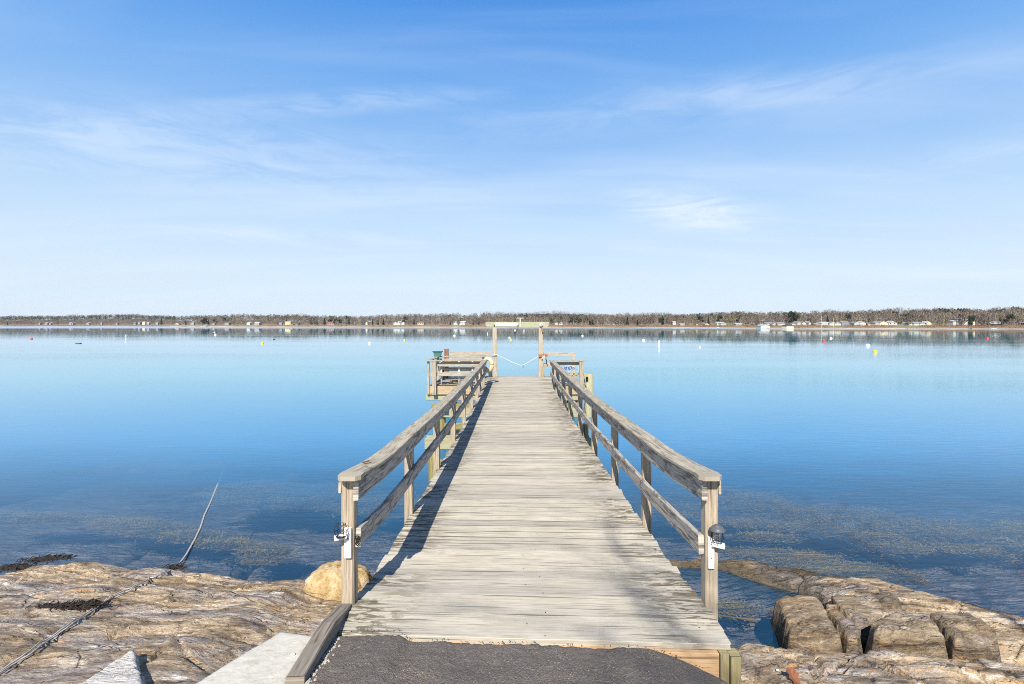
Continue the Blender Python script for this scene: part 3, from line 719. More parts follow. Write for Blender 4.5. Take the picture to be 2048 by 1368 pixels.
def part(mb, name, mat, label=None, shade=False, parent=None):
    o = mb.build(name, mat, None, shade); o.data.transform(__import__('mathutils').Matrix.Translation(-Vector(pier.location)) if parent is None else __import__('mathutils').Matrix.Identity(4))
    o.parent = pier if parent is None else parent
    if label: o['label'] = label
    return o


def skew(y): return -.125 * max(0.0, 1 - (y - 3.0) / 9)


mb = MB(); y = 3.10; pit = .1432; i = 0
while y < 18.25:
    w = pit - .0095 - random.random() * .005; yc = y + pit / 2
    xl = XL + random.gauss(0, .006) - (.01 if random.random() < .2 else 0); xr = XR + random.gauss(0, .006) + (.012 if random.random() < .2 else 0)
    if i == 0: xr = 1.29
    n = 9; path = []
    for k in range(n):
        x = xl + (xr - xl) * k / (n - 1)
        yy = yc + skew(yc) * (x - XL) / (XR - XL) + random.gauss(0, .0012)
        path.append((x, yy, zd(yy) - .019 + random.gauss(0, .0015)))
    mb.sweep(path, w, .038, (0, 1, 0), .0035, endjit=.004)
    y += pit; i += 1
part(mb, 'decking', W_DECK)
# platform decking
mb = MB(); y = 18.262
while y < 21.45:
    w = .136
    if y < 21.3: mb.sweep([(-3.12 + 5.62 * k / 8, y + w / 2, zd(20) - .019 + random.gauss(0, .001)) for k in range(9)], w, .038, (0, 1, 0), .005)
    y += .142
part(mb, 'head_decking', W_DECK)
# nail heads in the nearest planks
nail0 = None
for k in range(20):
    yy = 3.17 + k * pit
    for xx in ((0.07, -1.0, 1.17) if k % 2 else (0.20, -0.99, 1.16)):
        x = xx + random.gauss(0, .012); Yc = yy + skew(yy) * (x - XL) / (XR - XL) + random.choice((-.035, .035))
        if nail0 is None:
            nail0 = MB().lathe([(.0035, -.002), (.0035, .0008), (.001, .001)], (0, 0, 0), 8).build('nail_head', M_BLACK, pier); nl = nail0
        else:
            nl = nail0.copy(); COL.objects.link(nl); nl.parent = pier
        nl.location = (x, Yc - 3, zd(Yc) + .0015)

# stringers under the deck, fascia
for x in (-1.02, .09, 1.2):
    part(MB().sweep([(x, yy, zd(yy) - .038 - .125) for yy in np.linspace(3.2 if x < 1 else 3.1, 18.2, 24)], .07, .235, (1, 0, 0)), 'stringer', W_POST)
mb = MB(); pts = []
for k in range(7):
    x = -.72 + (1.205 + .72) * k / 6; yy = 3.10 + skew(3.1) * (x - XL) / (XR - XL) - .006; pts.append((x, yy, zd(3.0) - .040 - .105))
mb.sweep(pts, .036, .208, (0, 1, 0), .003); part(mb, 'end_board', W_FRESH, 'fresh orange board across the near end of the deck')
part(MB().box(1.212, 1.262, 2.95, 3.03, .5, zd(3) - .042), 'stub_post', W_STUB)
part(MB().box(1.266, 1.325, 2.93, 3.02, .45, zd(3) - .045), 'stub_post', W_STUB)

# handrail posts
ypl = [3.5, 5.46, 7.35, 9.35, 11.2, 13.1, 15.0, 16.7, 18.1]
ypr = [3.5, 5.2, 6.85, 8.6, 10.5, 12.4, 14.3, 16.2, 18.1]
for s_, ysl in ((-1, ypl), (1, ypr)):
    for k, yy in enumerate(ysl):
        x0, x1 = (XL - .092, XL - .003) if s_ < 0 else (XR + .003, XR + .092)
        t = random.gauss(0, .006) if k else 0
        if s_ < 0: x0 += .017; x1 += .017
        zbot = zd(yy) - .30 if not (k == 0 and s_ < 0) else zd(yy) - .02
        if k == 0 and s_ > 0: zbot = zd(yy) - .42
        part(MB().sweep([((x0 + x1) / 2 + t, yy, zbot), ((x0 + x1) / 2, yy, (zbot + zd(yy) + .88) / 2), ((x0 + x1) / 2, yy, zd(yy) + .872)], .089, .089, (1, 0, 0), .005), 'rail_post', W_POST)


def rail(name, x, w, h, dz, mat, joints, tilt=0, xo=0):
    for a, b in zip(joints[:-1], joints[1:]):
        n = max(4, int((b - a) / .5)); path = [(x + random.gauss(0, .002), yy, zd(yy) + dz + random.gauss(0, .0025)) for yy in np.linspace(a + .003, b - .003, n)]
        part(MB().sweep(path, w, h, (1, 0, 0), .006, endjit=.002), name, mat)


JL = [3.42, 7.35, 11.2, 15.0, 18.4]; JR = [3.42, 6.85, 10.5, 14.3, 18.4]
for s_, J in ((-1, JL), (1, JR)):
    xp0 = XL - .075 if s_ < 0 else XR + .003; xp1 = xp0 + .089; inner = xp1 + .021 if s_ < 0 else xp0 - .021; outer = xp0 - .010 if s_ < 0 else xp1 + .010
    rail('top_rail', inner, .038, .138, .872 - .069, W_RAIL, J); rail('outer_rail', outer, .018, .10, .872 - .05, W_GREY, [J[0] + .03] + J[1:])
    rail('mid_rail', inner, .038, .135, .46 if s_ < 0 else .415, W_RAIL, [3.475] + J[1:])
# caps with clipped near corners
for s_, J in ((-1, JL), (1, JR)):
    xc = -1.128 if s_ < 0 else 1.322
    for k, (a, b) in enumerate(zip(J[:-1], J[1:])):
        n = 9; yy = list(np.linspace(a - (.06 if k == 0 else 0), b - .004, n)); tp = [1.0] * n
        path = [(xc + random.gauss(0, .002), q, zd(q) + .895 + random.gauss(0, .0025)) for q in yy]
        mbb = MB()
        if k == 0:
            mbb.V = []; o_ = .158
            # rounded clipped end: an outline extruded
            pts = [(xc - .079, yy[0] + .035), (xc - .05, yy[0]), (xc + .05, yy[0]), (xc + .079, yy[0] + .035), (xc + .079, yy[0] + .12), (xc - .079, yy[0] + .12)]
            mbb.quadprism(pts, zd(yy[0]) + .880, zd(yy[0]) + .910)
            path[0] = (xc, yy[0] + .1185, zd(yy[0]) + .895)
        mbb.sweep(path, .158, .030, (1, 0, 0), .006, endjit=.001)
        part(mbb, 'cap_rail', W_CAP)
# diagonal braces by the head
for (p, q) in (((-1.2, 15.9, .95), (-1.2, 16.9, 1.95)), ((1.38, 15.3, .95), (1.38, 16.2, 1.98)), ((1.38, 13.6, 1.0), (1.38, 14.2, 1.95))):
    part(MB().sweep([p, q], .04, .09, (1, 0, 0)), 'brace', W_GREY)

# bents
def bent(yy, xl, xr, capz, posts, low=True, dy=.24):
    for q in (-dy / 2, dy / 2):
        part(MB().sweep([(xl, yy + q, capz), ((xl + xr) / 2, yy + q, capz), (xr, yy + q, capz)], .10, .24, (0, 1, 0), .012), 'cap_beam', W_GREEN)
    for x, ztop in posts:
        part(MB().tube([(x, yy, -3.0), (x + .01, yy, -1), (x - .01, yy, .4), (x, yy, ztop)], .125, 12, [.13, .13, .13, .12]), 'pile', W_MOSS, shade=False)
    if low:
        part(MB().sweep([(xl + .2, yy - .17, .42), (xr - .2, yy - .17, .42)], .07, .18, (0, 1, 0), .01), 'girt', W_MOSS)
        part(MB().sweep([(xl + .3, yy + .17, .2), (xr - .3, yy + .17, capz - .15)], .06, .16, (0, 1, 0), .01), 'cross_brace', W_MOSS)


bent(7.9, -1.25, 1.42, zd(7.9) - .40, [(-.9, .7), (1.05, .7)], False)
bent(10.9, -1.95, 1.62, zd(10.9) - .40, [(-1.76, .72), (-.3, .72), (1.47, zd(10.9) - .01)])
bent(14.9, -2.30, 1.9, zd(14.9) - .42, [(-2.2, .9), (-.5, .6), (1.6, .62)])
bent(18.45, -3.28, 2.55, zd(18) - .45, [(-2.6, .62), (-1.0, .62), (1.2, .62), (2.35, .62)])
bent(21.1, -3.2, 2.5, zd(18) - .45, [(-2.6, .62), (-1.0, .62), (1.2, .62), (2.4, .62)], False)
part(MB().box(-2.42, -1.98, 14.6, 14.95, .83, 1.0, .02), 'pile_cap', W_GREEN)
part(MB().tube([(2.72, 18.55, -3), (2.72, 18.55, 0), (2.71, 18.53, 1.60)], .17, 16, [.18, .175, .165]), 'tall_pile', W_GREEN, 'tall pale green pile standing above the deck at the right of the pier head', shade=True)
part(MB().lathe([(.001, -.06), (.05, -.055), (.05, .055), (.001, .06)], (0, 0, 0), 10), 'cleat', M_BLACK).location = (2.62, 18.35, 1.42)

# pier head: fascia, railings
zp = zd(20)
part(MB().sweep([(-3.13, 18.235, zp - .19), (-2.1, 18.235, zp - .19), (-1.15, 18.235, zp - .19)], .042, .30, (0, 1, 0)), 'fascia_board', W_TAN)
part(MB().sweep([(1.33, 18.235, zp - .19), (2.5, 18.235, zp - .19)], .042, .30, (0, 1, 0)), 'fascia_board', W_TAN)
P6 = .14


def hpost(x, yy, z0, z1, w=.14, mat=W_POST): part(MB().sweep([(x, yy, z0), (x, yy, z1)], w, w, (1, 0, 0), .006), 'head_post', mat)


hpost(-2.94, 18.13, zp - .33, zp + .87); hpost(-3.18, 18.22, zp - .33, zp + .87, .09)
hpost(-3.18, 20.5, zp - .33, zp + .87, .10); hpost(-1.32, 20.5, zp - .02, zp + .87, .10)
hpost(2.38, 18.12, zp - .33, zp + .86); hpost(1.62, 20.6, zp - .1, zp + .6, .09)
part(MB().box(-3.22, -1.24, 18.08, 18.26, zp + .872, zp + .91), 'head_cap', W_CAP)
part(MB().box(-3.22, -1.26, 20.38, 20.55, zp + .872, zp + .91), 'head_cap', W_CAP)
part(MB().box(-3.26, -3.09, 18.262, 20.378, zp + .872, zp + .91), 'head_cap', W_CAP)
part(MB().box(1.47, 2.60, 18.05, 18.24, zp + .865, zp + .905), 'head_cap', W_CAP)
for (a, b, yy, z0, z1, mt) in ((-2.865, -1.25, 18.21, zp + .68, zp + .81, W_GREY), (-2.865, -1.25, 18.21, zp + .33, zp + .47, W_GREY), (-3.13, -3.015, 18.21, zp + .33, zp + .47, W_GREY),
                               (-3.1, -1.36, 20.44, zp + .68, zp + .82, W_TAN), (-3.1, -1.36, 20.44, zp + .32, zp + .46, W_GREY),
                               (1.50, 2.305, 18.21, zp + .73, zp + .84, W_GREY), (1.50, 2.62, 18.21, zp + .32, zp + .44, W_TAN)):
    part(MB().box(a, b, yy - .019, yy + .019, z0, z1), 'head_rail', mt)
for x in (-2.72, -2.07, -1.58):
    part(MB().tube([(x, 18.36, zp), (x, 18.36, zp + .86)], .03, 10), 'head_stanchion', M_WHITE, shade=True)
# backboards at the outer edge
part(MB().sweep([(-2.82, 21.36, zp + .94), (-1.9, 21.36, zp + .94), (-1.0, 21.36, zp + .94)], .045, .18, (0, 1, 0)), 'back_board', W_GREY)
part(MB().sweep([(1.18, 21.36, zp + .93), (2.56, 21.36, zp + .93)], .045, .16, (0, 1, 0)), 'back_board', W_GREY)
part(MB().box(1.12, 1.55, 21.30, 21.34, zp + .42, zp + .56), 'back_board', W_TAN)
part(MB().box(1.10, 1.22, 21.10, 21.20, zp - .0, zp + .42), 'head_post', W_STUB)
part(MB().box(2.42, 2.52, 21.26, 21.335, zp - .02, zp + .86), 'head_post', W_GREY)
part(MB().box(-1.14, -.99, 21.04, 21.18, zp - .0, zp + .34), 'head_post', W_DARK)

# ------------------------------------------------------------------ gate frame at the outer edge
gate = empty('gate_frame', (0, 21.32, zp), label='tall timber gate frame with two posts and a mossy crossbeam at the pier end', cat='gate frame')
def gp(mb, name, mat, shade=False):
    o = mb.build(name, mat, None, shade); o.data.transform(__import__('mathutils').Matrix.Translation(-Vector(gate.location))); o.parent = gate; return o
gp(MB().sweep([(-.88, 21.25, zp + .001), (-.88, 21.25, 2.4), (-.885, 21.25, 3.30)], .185, .14, (1, 0, 0), .01), 'gate_post', W_GREY)
gp(MB().sweep([(1.07, 21.25, zp + .001), (1.07, 21.25, 2.4), (1.075, 21.25, 3.30)], .185, .14, (1, 0, 0), .01), 'gate_post', W_GREY)
bx = MB(); x0, x1, z0, z1, yb0, yb1 = -1.27, 1.43, 3.303, 3.522, 21.17, 21.30
prof = [(x0, z1), (x0, z0 + .09), (x0 + .09, z0), (x1 - .09, z0), (x1, z0 + .09), (x1, z1)]
n = len(prof); bx.V = [(a, yb0, b) for a, b in prof] + [(a, yb1, b) for a, b in prof]
bx.F = [tuple(range(n)), tuple(range(n, 2 * n))[::-1]] + [(i + n, (i + 1) % n + n, (i + 1) % n, i) for i in range(n)]
for f in bx.F:
    for v_ in f: bx.U.append((bx.V[v_][0] + 5, bx.V[v_][2] + bx.V[v_][1]))
gp(bx, 'crossbeam', wood('mossy_beam', (0.46, 0.46, 0.35), (0.37, 0.37, 0.26), (0.22, 0.23, 0.15), amt=0.45, moss=0.5, mosscol=(0.36, 0.38, 0.24)))
for x in (-.90, .10): gp(MB().tube([(x, 21.13, 3.37), (x, 21.175, 3.37)], .028, 10), 'bolt', M_BLACK)
gp(MB().tube([(.07, 21.20, 3.30), (.07, 21.20, 3.14)], .012, 6), 'hanging_hook', M_BLACK)

sign = empty('name_sign', (-.38, 21.15, 3.33), label='narrow white name board with faded lettering on the gate crossbeam', cat='sign')
o = MB().box(-.47, .48, -.012, .012, 0, .15, .003).build('board', M_WHITE, sign)
cu = bpy.data.curves.new('lettering', 'FONT'); cu.body = "22 Missel's ~ The Lily Times"; cu.size = .105; cu.extrude = .001; cu.align_x = 'CENTER'
to = bpy.data.objects.new('tmp', cu); COL.objects.link(to); bpy.context.view_layer.update()
me = bpy.data.meshes.new_from_object(to); bpy.data.objects.remove(to)
lo = bpy.data.objects.new('lettering', me); COL.objects.link(lo); me.materials.clear(); me.materials.append(M_INK)
wx = max(v_.co.x for v_ in me.vertices) - min(v_.co.x for v_ in me.vertices)
lo.scale = (.84 / wx, 1, 1); lo.rotation_euler = (R(90), 0, 0); lo.location = (0.0, -.0145, .045); lo.parent = sign

tee = MB().tube([(.20, 21.13, 3.31), (.20, 21.13, 3.63)], .024, 8).tube([(.07, 21.13, 3.68), (.35, 21.13, 3.68)], .014, 8).tube([(.20, 21.13, 3.62), (.20, 21.13, 3.685)], .012, 8)
tag(tee.build('pipe_tee', simple('cream_plastic', (0.68, 0.66, 0.52), 0.5)), label='small cream plastic T shaped pipe fixed upright on the gate crossbeam', cat='pipe')
pu = empty('pulley', (1.08, 21.12, 3.40), label='pale round pulley on the right end of the gate crossbeam', cat='pulley')
MB().tube([(0, -.03, 0), (0, .03, 0)], .075, 18).build('wheel', M_WHITE, pu, True)
MB().tube([(0, -.04, 0), (0, .04, 0)], .022, 10).build('axle', M_BLACK, pu)
MB().sweep([(.02, 0, -.05), (.06, 0, -.16)], .04, .03, (0, 1, 0)).build('strap', M_STEEL, pu)
MB().sweep([(.045, -.03, -.155), (.08, -.03, -.30)], .03, .09, (0, 1, 0)).build('rusty_hook', M_RUST, pu)
# rope across the opening
rp = [(-.97, 21.2, zp + .93), (-.80, 21.14, zp + .93)]
for k in range(1, 13):
    t = k / 12; x = -.78 + 1.75 * t; sag = .37 * (t / .6 if t < .6 else (1 - t) / .4) + .06 * 4 * t * (1 - t); rp.append((x, 21.12, zp + .93 - .06 * t - sag))
ro = MB().tube(rp, .013, 6).tube([(-.995, 21.15, zp + .95), (-.99, 21.13, zp + .91), (-.78, 21.13, zp + .92), (-.775, 21.15, zp + .95)], .014, 6)
rope = empty('barrier_rope', (.3, 21.12, zp + .5), label='white rope slung across the opening between the gate posts', cat='rope')
o = ro.build('rope_line', M_ROPE, None, True); o.data.transform(__import__('mathutils').Matrix.Translation(-Vector(rope.location))); o.parent = rope
MB().tube([(.02, 0, .0), (.02, 0, -.11)], .012, 6).build('snap_hook', M_BLACK, rope)
br = empty('rusty_bracket', (1.16, 21.14, zp + .86), label='rusty iron bracket with knotted rope on the right gate post', cat='bracket')
MB().box(-.18, .20, -.03, .02, -.03, .09).build('plate', M_RUST, br)
mbk = MB(); random.seed(3)
for k in range(5):
    a = [(random.uniform(-.08, .12), -.06 + random.uniform(-.02, .02), random.uniform(-.12, .05)) for _ in range(5)]; mbk.tube(a, .013, 6)
mbk.build('rope_knot', M_ROPE, br, True)
MB().tube([(.10, -.05, -.05), (.16, -.05, -.2), (.13, -.05, -.32)], .02, 6).build('shackle', M_BLACK, br)

# life ring on the left rail end
lr = empty('life_ring', (-1.02, 18.62, zp + .71), R(-38), label='cream horseshoe life buoy hanging at the outer end of the left handrail', cat='life ring')
mbk = MB(); pts = [(.19 * math.cos(a), 0, .225 * math.sin(a)) for a in np.linspace(0, 2 * math.pi, 29)]
mbk.tube(pts, .078, 12); mbk.build('ring', M_CREAM, lr, True)
pts = [(.19 * math.cos(a), 0, .225 * math.sin(a)) for a in np.linspace(R(215), R(262), 7)]
MB().tube(pts, .083, 12).build('orange_band', M_ORANGE, lr, True)

# bench / stowed boards, box, rusty beam, rope coil on the left head
bn = empty('bench', (-2.15, 19.9, zp), label='dark timber bench standing behind the left railing of the pier head', cat='bench')
MB().box(-.85, .75, -.16, .2, .40, .44).build('seat', W_DARK, bn); MB().box(-.85, .75, .22, .26, .52, .74).build('backrest', W_DARK, bn)
for x in (-.78, .66):
    for yv in (-.1, .14): MB().box(x, x + .06, yv, yv + .06, 0, .398).build('leg', W_DARK, bn)
for x in (-.8, .62): MB().box(x, x + .06, .262, .30, 0.30, .74).build('bracket', W_DARK, bn)
gb = empty('bait_box', (-3.17, 20.35, zp + .912), label='small teal plastic tub with flared lid on the corner of the left railing', cat='tub')
mt = MB(); pr = [(-.13, -.09), (.13, -.09), (.13, .09), (-.13, .09)]
mt.V = [(a, b, 0) for a, b in pr] + [(a * 1.22, b * 1.2, .18) for a, b in pr]; mt.F = [(3, 2, 1, 0), (4, 5, 6, 7)] + [(i, (i + 1) % 4, (i + 1) % 4 + 4, i + 4) for i in range(4)]; mt.U = [(0, 0)] * 24
mt.build('tub', M_TEAL, gb); MB().box(-.195, .195, -.13, .13, .181, .215).build('lid', simple('dark_teal_plastic', (.035, .10, .09), .5), gb)
rb = empty('steel_pile', (-2.87, 20.8, 0), label='rusty red steel pile rising behind the left railing beside the teal tub', cat='pile')
MB().box(-.065, .065, -.008, .008, -3, 2.40, .001).build('web', M_RUST, rb)
MB().box(-.08, -.066, -.07, .07, -3, 2.40, .001).build('flange', M_RUST, rb); MB().box(.066, .08, -.07, .07, -3, 2.40, .001).build('flange', M_RUST, rb)


def coil(name, c, r, n, mat, label, sp=.05, rad=.014, drop=0, group=None, vert=False):
    mbk = MB()
    for k in range(n):
        ph = random.uniform(0, 6.28); rr = r * random.uniform(.5, 1.1); cx, cy, cz = c[0] + random.gauss(0, sp), c[1] + random.gauss(0, sp * (.3 if vert else 1)), c[2] + k * rad * (.25 if vert else .8)
        pts = []
        for j in range(15):
            a = ph + j * .45; dx = rr * math.cos(a); dy = rr * math.sin(a)
            pts.append((cx + dx, cy + (dy * .2 if vert else dy), cz + (dy if vert else random.gauss(0, .004))))
        mbk.tube(pts, rad, 6)
    return tag(mbk.build(name, mat, None, True), label=label, cat='rope', group=group)


coil('rope_coil', (-2.25, 18.62, zp + .02), .17, 9, M_TANROPE, 'tan rope heaped on the left pier head floor under the railing', .08, .018)
coil('hanging_line', (2.0, 18.15, zp + .62), .055, 7, M_BLUER, 'blue line hanging in loops on the right railing of the pier head', .17, .009, vert=True)
coil('hanging_line', (1.92, 18.13, zp + .60), .12, 3, M_ROPE, 'white line tangled over the right railing beside the blue line', .20, .008, vert=True)
coil('rope_heap', (2.0, 18.45, zp + .03), .20, 8, simple('grey_rope', (.33, .35, .42), .9), 'grey blue rope heaped on the floor behind the right railing', .10, .016)
tag(MB().tube([(2.46, 18.03, zp + .42), (2.52, 17.98, zp + .30), (2.50, 18.0, zp + .0), (2.47, 18.0, zp - .4), (2.5, 18.02, zp - .75)], .014, 6).build('dock_line', M_TANROPE, None, True), label='thin yellow rope hanging down beside the right head post', cat='rope')

# ------------------------------------------------------------------ lamps on the end posts
def lantern(loc, label, cap=True):
    t = empty('lantern', loc, label=label, cat='lantern')
    cage = MB(); rs = [(.027, .0), (.040, .03), (.041, .055), (.030, .085)]
    for rr, z in ((.030, .004), (.041, .035), (.032, .083)):
        cage.tube([(rr * math.cos(a), rr * math.sin(a), z) for a in np.linspace(0, 2 * math.pi, 17)], .0019, 6)
    for k in range(6):
        a = k * math.pi / 3 + .3; cage.tube([(r_ * math.cos(a), r_ * math.sin(a), z) for r_, z in rs], .0018, 6)
    cage.build('cage', M_BLACK, t)
    if cap:
        MB().lathe([(.052, .080), (.054, .086), (.033, .107), (.020, .112), (.019, .118), (.001, .119)], k=24).build('roof', M_DGREY, t, True)
        MB().lathe([(.018, .0), (.026, .02), (.028, .05), (.020, .078)], k=20).build('globe', M_GLASS, t, True)
    else:
        MB().lathe([(.030, 0), (.030, .006), (.001, .006)], k=20).build('base', M_BLACK, t)
    return t


yf = 3.5 - .0445
zl = lambda py, Y: CAMZ - (py - CY) * Y / FX
xl = lambda px, Y: (px - CX) * Y / FX
# left bracket
Yb = yf - .012
b1 = empty('lamp_bracket', (xl(696, Yb), Yb, zl(1115, Yb)), label='white wooden bracket screwed to the left end post, arm pointing left', cat='bracket')
MB().box(-.0235, .0235, -.011, .010, 0, .205).build('back_plate', M_WHITE, b1)
MB().sweep([(-.078, -.045, .150), (.0, -.020, .160)], .045, .028, (0, 1, 0)).build('arm', M_WHITE, b1)
MB().box(-.006, .006, -.0135, -.0105, .13, .142, .001).build('screw', M_BLACK, b1)
lantern((xl(682, Yb - .04), Yb - .045, zl(1073, Yb - .04)), 'small black wire lantern cage without roof on the left end post bracket', False)
b2 = empty('lamp_bracket', (xl(1422, Yb), Yb, zl(1136, Yb)), label='white wooden bracket screwed to the right end post, arm pointing right', cat='bracket')
MB().box(-.021, .021, -.011, .010, 0, .215).build('back_plate', M_WHITE, b2)
MB().sweep([(.0, -.020, .178), (.075, -.045, .168)], .045, .030, (0, 1, 0)).build('arm', M_WHITE, b2)
for z in (.07, .165): MB().box(-.003, .003, -.0135, -.0105, z, z + .006, .001).build('screw', M_BLACK, b2)
lantern((xl(1434, Yb - .04), Yb - .045, zl(1084, Yb - .04)), 'small black lantern with grey sloping roof on the right end post bracket')
# fallen lantern roof ring wedged beside left post
hr = MB(); cx_, cz_ = 0, 0
for rr in (.034, .018): hr.tube([(rr * .55 * math.cos(a), 0, rr * math.sin(a)) for a in np.linspace(0, 6.283, 17)], .0028, 6)
for k in range(5): a = k * 1.256; hr.tube([(0, 0, 0), (.034 * .55 * math.cos(a), 0, .034 * math.sin(a))], .0026, 6)
o = hr.build('wire_hoop', M_BLACK, None); o.location = (xl(715, 3.46), 3.46, zl(1081, 3.46)); tag(o, label='black wire hoop with spokes wedged behind the left end post at the mid rail', cat='wire hoop')
# twig on cap
tag(MB().sweep([(-1.17, 3.82, zd(3.8) + .918), (-1.13, 3.87, zd(3.8) + .920)], .02, .006, (1, 0, 0)).build('bark_chip', simple('bark_chip', (.16, .08, .04), .9)), label='dark bark chip lying on the left cap rail near its end', cat='bark chip')

# ------------------------------------------------------------------ kerb timber, asphalt
kb = MB().sweep([(-1.178, 3.47, zd(3.5) - .05), (-1.15, 3.05, zd(3.0) + .03 - .005), (-1.105, 2.50, CAMZ - 1.76 - .06)], .092, .12, (1, 0, 0), .006)
tag(kb.build('kerb_timber', W_KERB), label='grey cracked kerb timber running from the left end post along the asphalt', cat='kerb timber')


def asph_z(X, Y):
    z = CAMZ - 1.905 + .175 * (3.08 - Y) - .0
    z = np.minimum(z, CAMZ - 1.50)
    drop = sstep(.70, 1.24, X) * .11 * sstep(.5, 3.0, Y)
    z = z - .022 * sstep(-.70, -.62, X) * sstep(2.0, 2.9, Y) - drop - .35 * sstep(1.15, 1.45, X)
    return z + fbm(X * 30, Y * 30, 3, 3) * .006 + fbm(X * 3, Y * 3, 3, 5) * .02


def asph_edge(X):
    e = np.interp(X, [-1.2, -.72, -.66, 0, .5, .85, 1.0, 1.10, 1.18, 1.3], [3.115, 3.125, 3.070, 3.028, 3.000, 2.98, 2.96, 2.90, 2.80, 2.5])
    return e


xs = np.arange(-1.12, 1.32, .0085); ts = np.concatenate([np.linspace(0, .25, 60), np.linspace(.26, 1, 120)])
X, T = np.meshgrid(xs, ts); E = asph_edge(X) + fbm(X * 22, X * 0, 3, 2) * .022
Y = E - T * (E - .2); Z = asph_z(X, Y); Z = Z - .02 * (1 - sstep(0, .02, T))
yside = np.maximum(0, Y - 3.035 - skew(3.1) * 0); V = np.stack([X.ravel(), Y.ravel(), Z.ravel()], 1)
# skirt
sk = np.stack([X[0], Y[0] + .004, Z[0] - .3], 1); nx = len(xs); V2 = np.vstack([V, sk]); base = len(V)
I, J = np.meshgrid(np.arange(nx - 1), np.arange(len(ts) - 1)); a = (J * nx + I).ravel()
F = np.stack([a, a + nx, a + nx + 1, a + 1], 1); q = np.arange(nx - 1); F = np.vstack([F, np.stack([q, q + 1, base + q + 1, base + q], 1)])
tag(raw('asphalt_path', V2, F, M_ASPH, shade=True), kind='structure')
# loose crumbs at the asphalt edge
cr = MB()
for k in range(120):
    x = random.uniform(-1.1, 1.1); e = float(asph_edge(np.array([x]))[0]); yy = e + (random.gauss(.004, .012) if x < -.66 else -abs(random.gauss(0, .02))); r_ = random.uniform(.002, .0045)
    z = max(float(asph_z(np.array([x]), np.array([min(yy, e)]))[0]), zd(3.1) if x < -.66 and yy > 3.1 else -9)
    cr.lathe([(r_ * .5, -r_ * .5), (r_, 0), (r_ * .6, r_ * .7)], (x, yy, z), 5)
tag(cr.build('asphalt_crumbs', M_ASPH), label='loose asphalt crumbs scattered along the edge of the deck', cat='gravel', kind='stuff')
cr = MB()
for k in range(190):
    t = random.random(); x = -1.10 + .05 * t + abs(random.gauss(0, .018)); yy = 3.05 - .6 * t; r_ = random.uniform(.003, .009)
    cr.lathe([(r_ * .5, -r_ * .5), (r_, 0), (r_ * .6, r_ * .7)], (x, yy, float(asph_z(np.array([x]), np.array([yy]))[0]) + .002), 5)
tag(cr.build('gravel', simple('pale_gravel', (.45, .40, .34), .8, var=.4, scale=50)), label='pale loose gravel along the inner side of the kerb timber', cat='gravel', kind='stuff')

# ------------------------------------------------------------------ cable over the ledge
def drape(pix, z, off=.02, n=6):
    pts = []
    for (a, b) in zip(pix[:-1], pix[1:]):
        for k in range(n):
            t = k / n; p = (a[0] + (b[0] - a[0]) * t, a[1] + (b[1] - a[1]) * t); zz = .5
            for _ in range(12):
                x, y = G(p[0], p[1], zz); zz = .5 * zz + .5 * (max(zat(x, y), z) + off)
            pts.append((x, y, zz + abs(random.gauss(0, .004))))
    return pts


cb = empty('cable', (-3.6, 5, .4), label='pair of grey cables running over the left ledge into the water', cat='cable')
inv = __import__('mathutils').Matrix.Translation(-Vector(cb.location))
for q, off in ((0, 0), (1, .028)):
    px_ = [(-60, 1385), (0, 1343), (60, 1302), (120, 1262), (165, 1232), (195, 1212), (222, 1193), (262, 1176), (300, 1156), (330, 1145)]
    px_ = [(a + (random.gauss(0, 2.2) if q else 0), b + (random.gauss(2.5, 1.5) if q else 0)) for a, b in px_]
    pts = drape(px_, .0, .018 + off * .2)
    tail = [(352, 1135, .06), (372, 1108, .035), (388, 1080, .02), (400, 1055, .015), (408, 1030, .012), (420, 1005, .008), (432, 975, .002), (444, 945, -.03), (452, 920, -.12)]
    pts += [(*G(a + (1.5 * q), b, z), z) for a, b, z in tail]
    o = MB().tube(pts, .006, 7).build('cable_strand', M_CABLE, None, True); o.data.transform(inv); o.parent = cb


def tuft(name, c, rx, ry, n, mat, label, rot=0, ln=.16, h=.04, thick=.006):
    mbk = MB(); cr_, sr_ = math.cos(rot), math.sin(rot)
    for k in range(n):
        a = random.gauss(0, rx * .5); b = random.gauss(0, ry * .5); x = c[0] + a * cr_ - b * sr_; y = c[1] + a * sr_ + b * cr_
        z0 = (max(zat(x, y), -.02) if k % 3 == 0 else z0_)
        z0_ = z0; th = rot + random.gauss(0, .9); L = ln * random.uniform(.4, 1.2); pts = []
        for j in range(4):
            t = j / 3; pts.append((x + math.cos(th + t * .8) * L * t, y + math.sin(th + t * .8) * L * t, z0 + .01 + h * math.sin(t * 3.1) * random.uniform(.4, 1.4)))
        mbk.tube(pts, thick, 4, [thick, thick * 1.3, thick, thick * .3])
    return tag(mbk.build(name, mat), label=label, cat='seaweed')


g1 = G(168, 1221, .55); tuft('seaweed_clump', g1, .11, .05, 150, M_WEEDD, 'black dried seaweed clump caught under the cables on the left ledge', .25, .10, .025, .004)
g1 = G(120, 1227, .55); tuft('seaweed_strand', g1, .30, .03, 150, M_WEEDD, 'long black strand of dried seaweed lying left of the cable clump', .12, .10, .012, .0035)
g1 = G(343, 1142, .12); tuft('seaweed_tuft', g1, .12, .03, 50, M_WEEDD, 'small dark seaweed tuft where the cables enter the water', 0, .12, .02, .005)
g1 = G(25, 1137, 0); tuft('floating_weed', g1, .30, .05, 130, M_WEEDD, 'dark brown floating weed at the left edge beside the ledge', .1, .16, .03, .005)
g1 = G(88, 1119, 0); tuft('floating_weed', g1, .26, .05, 110, M_WEEDD, 'dark brown floating weed just behind the top corner of the left ledge', .15, .15, .03, .005)
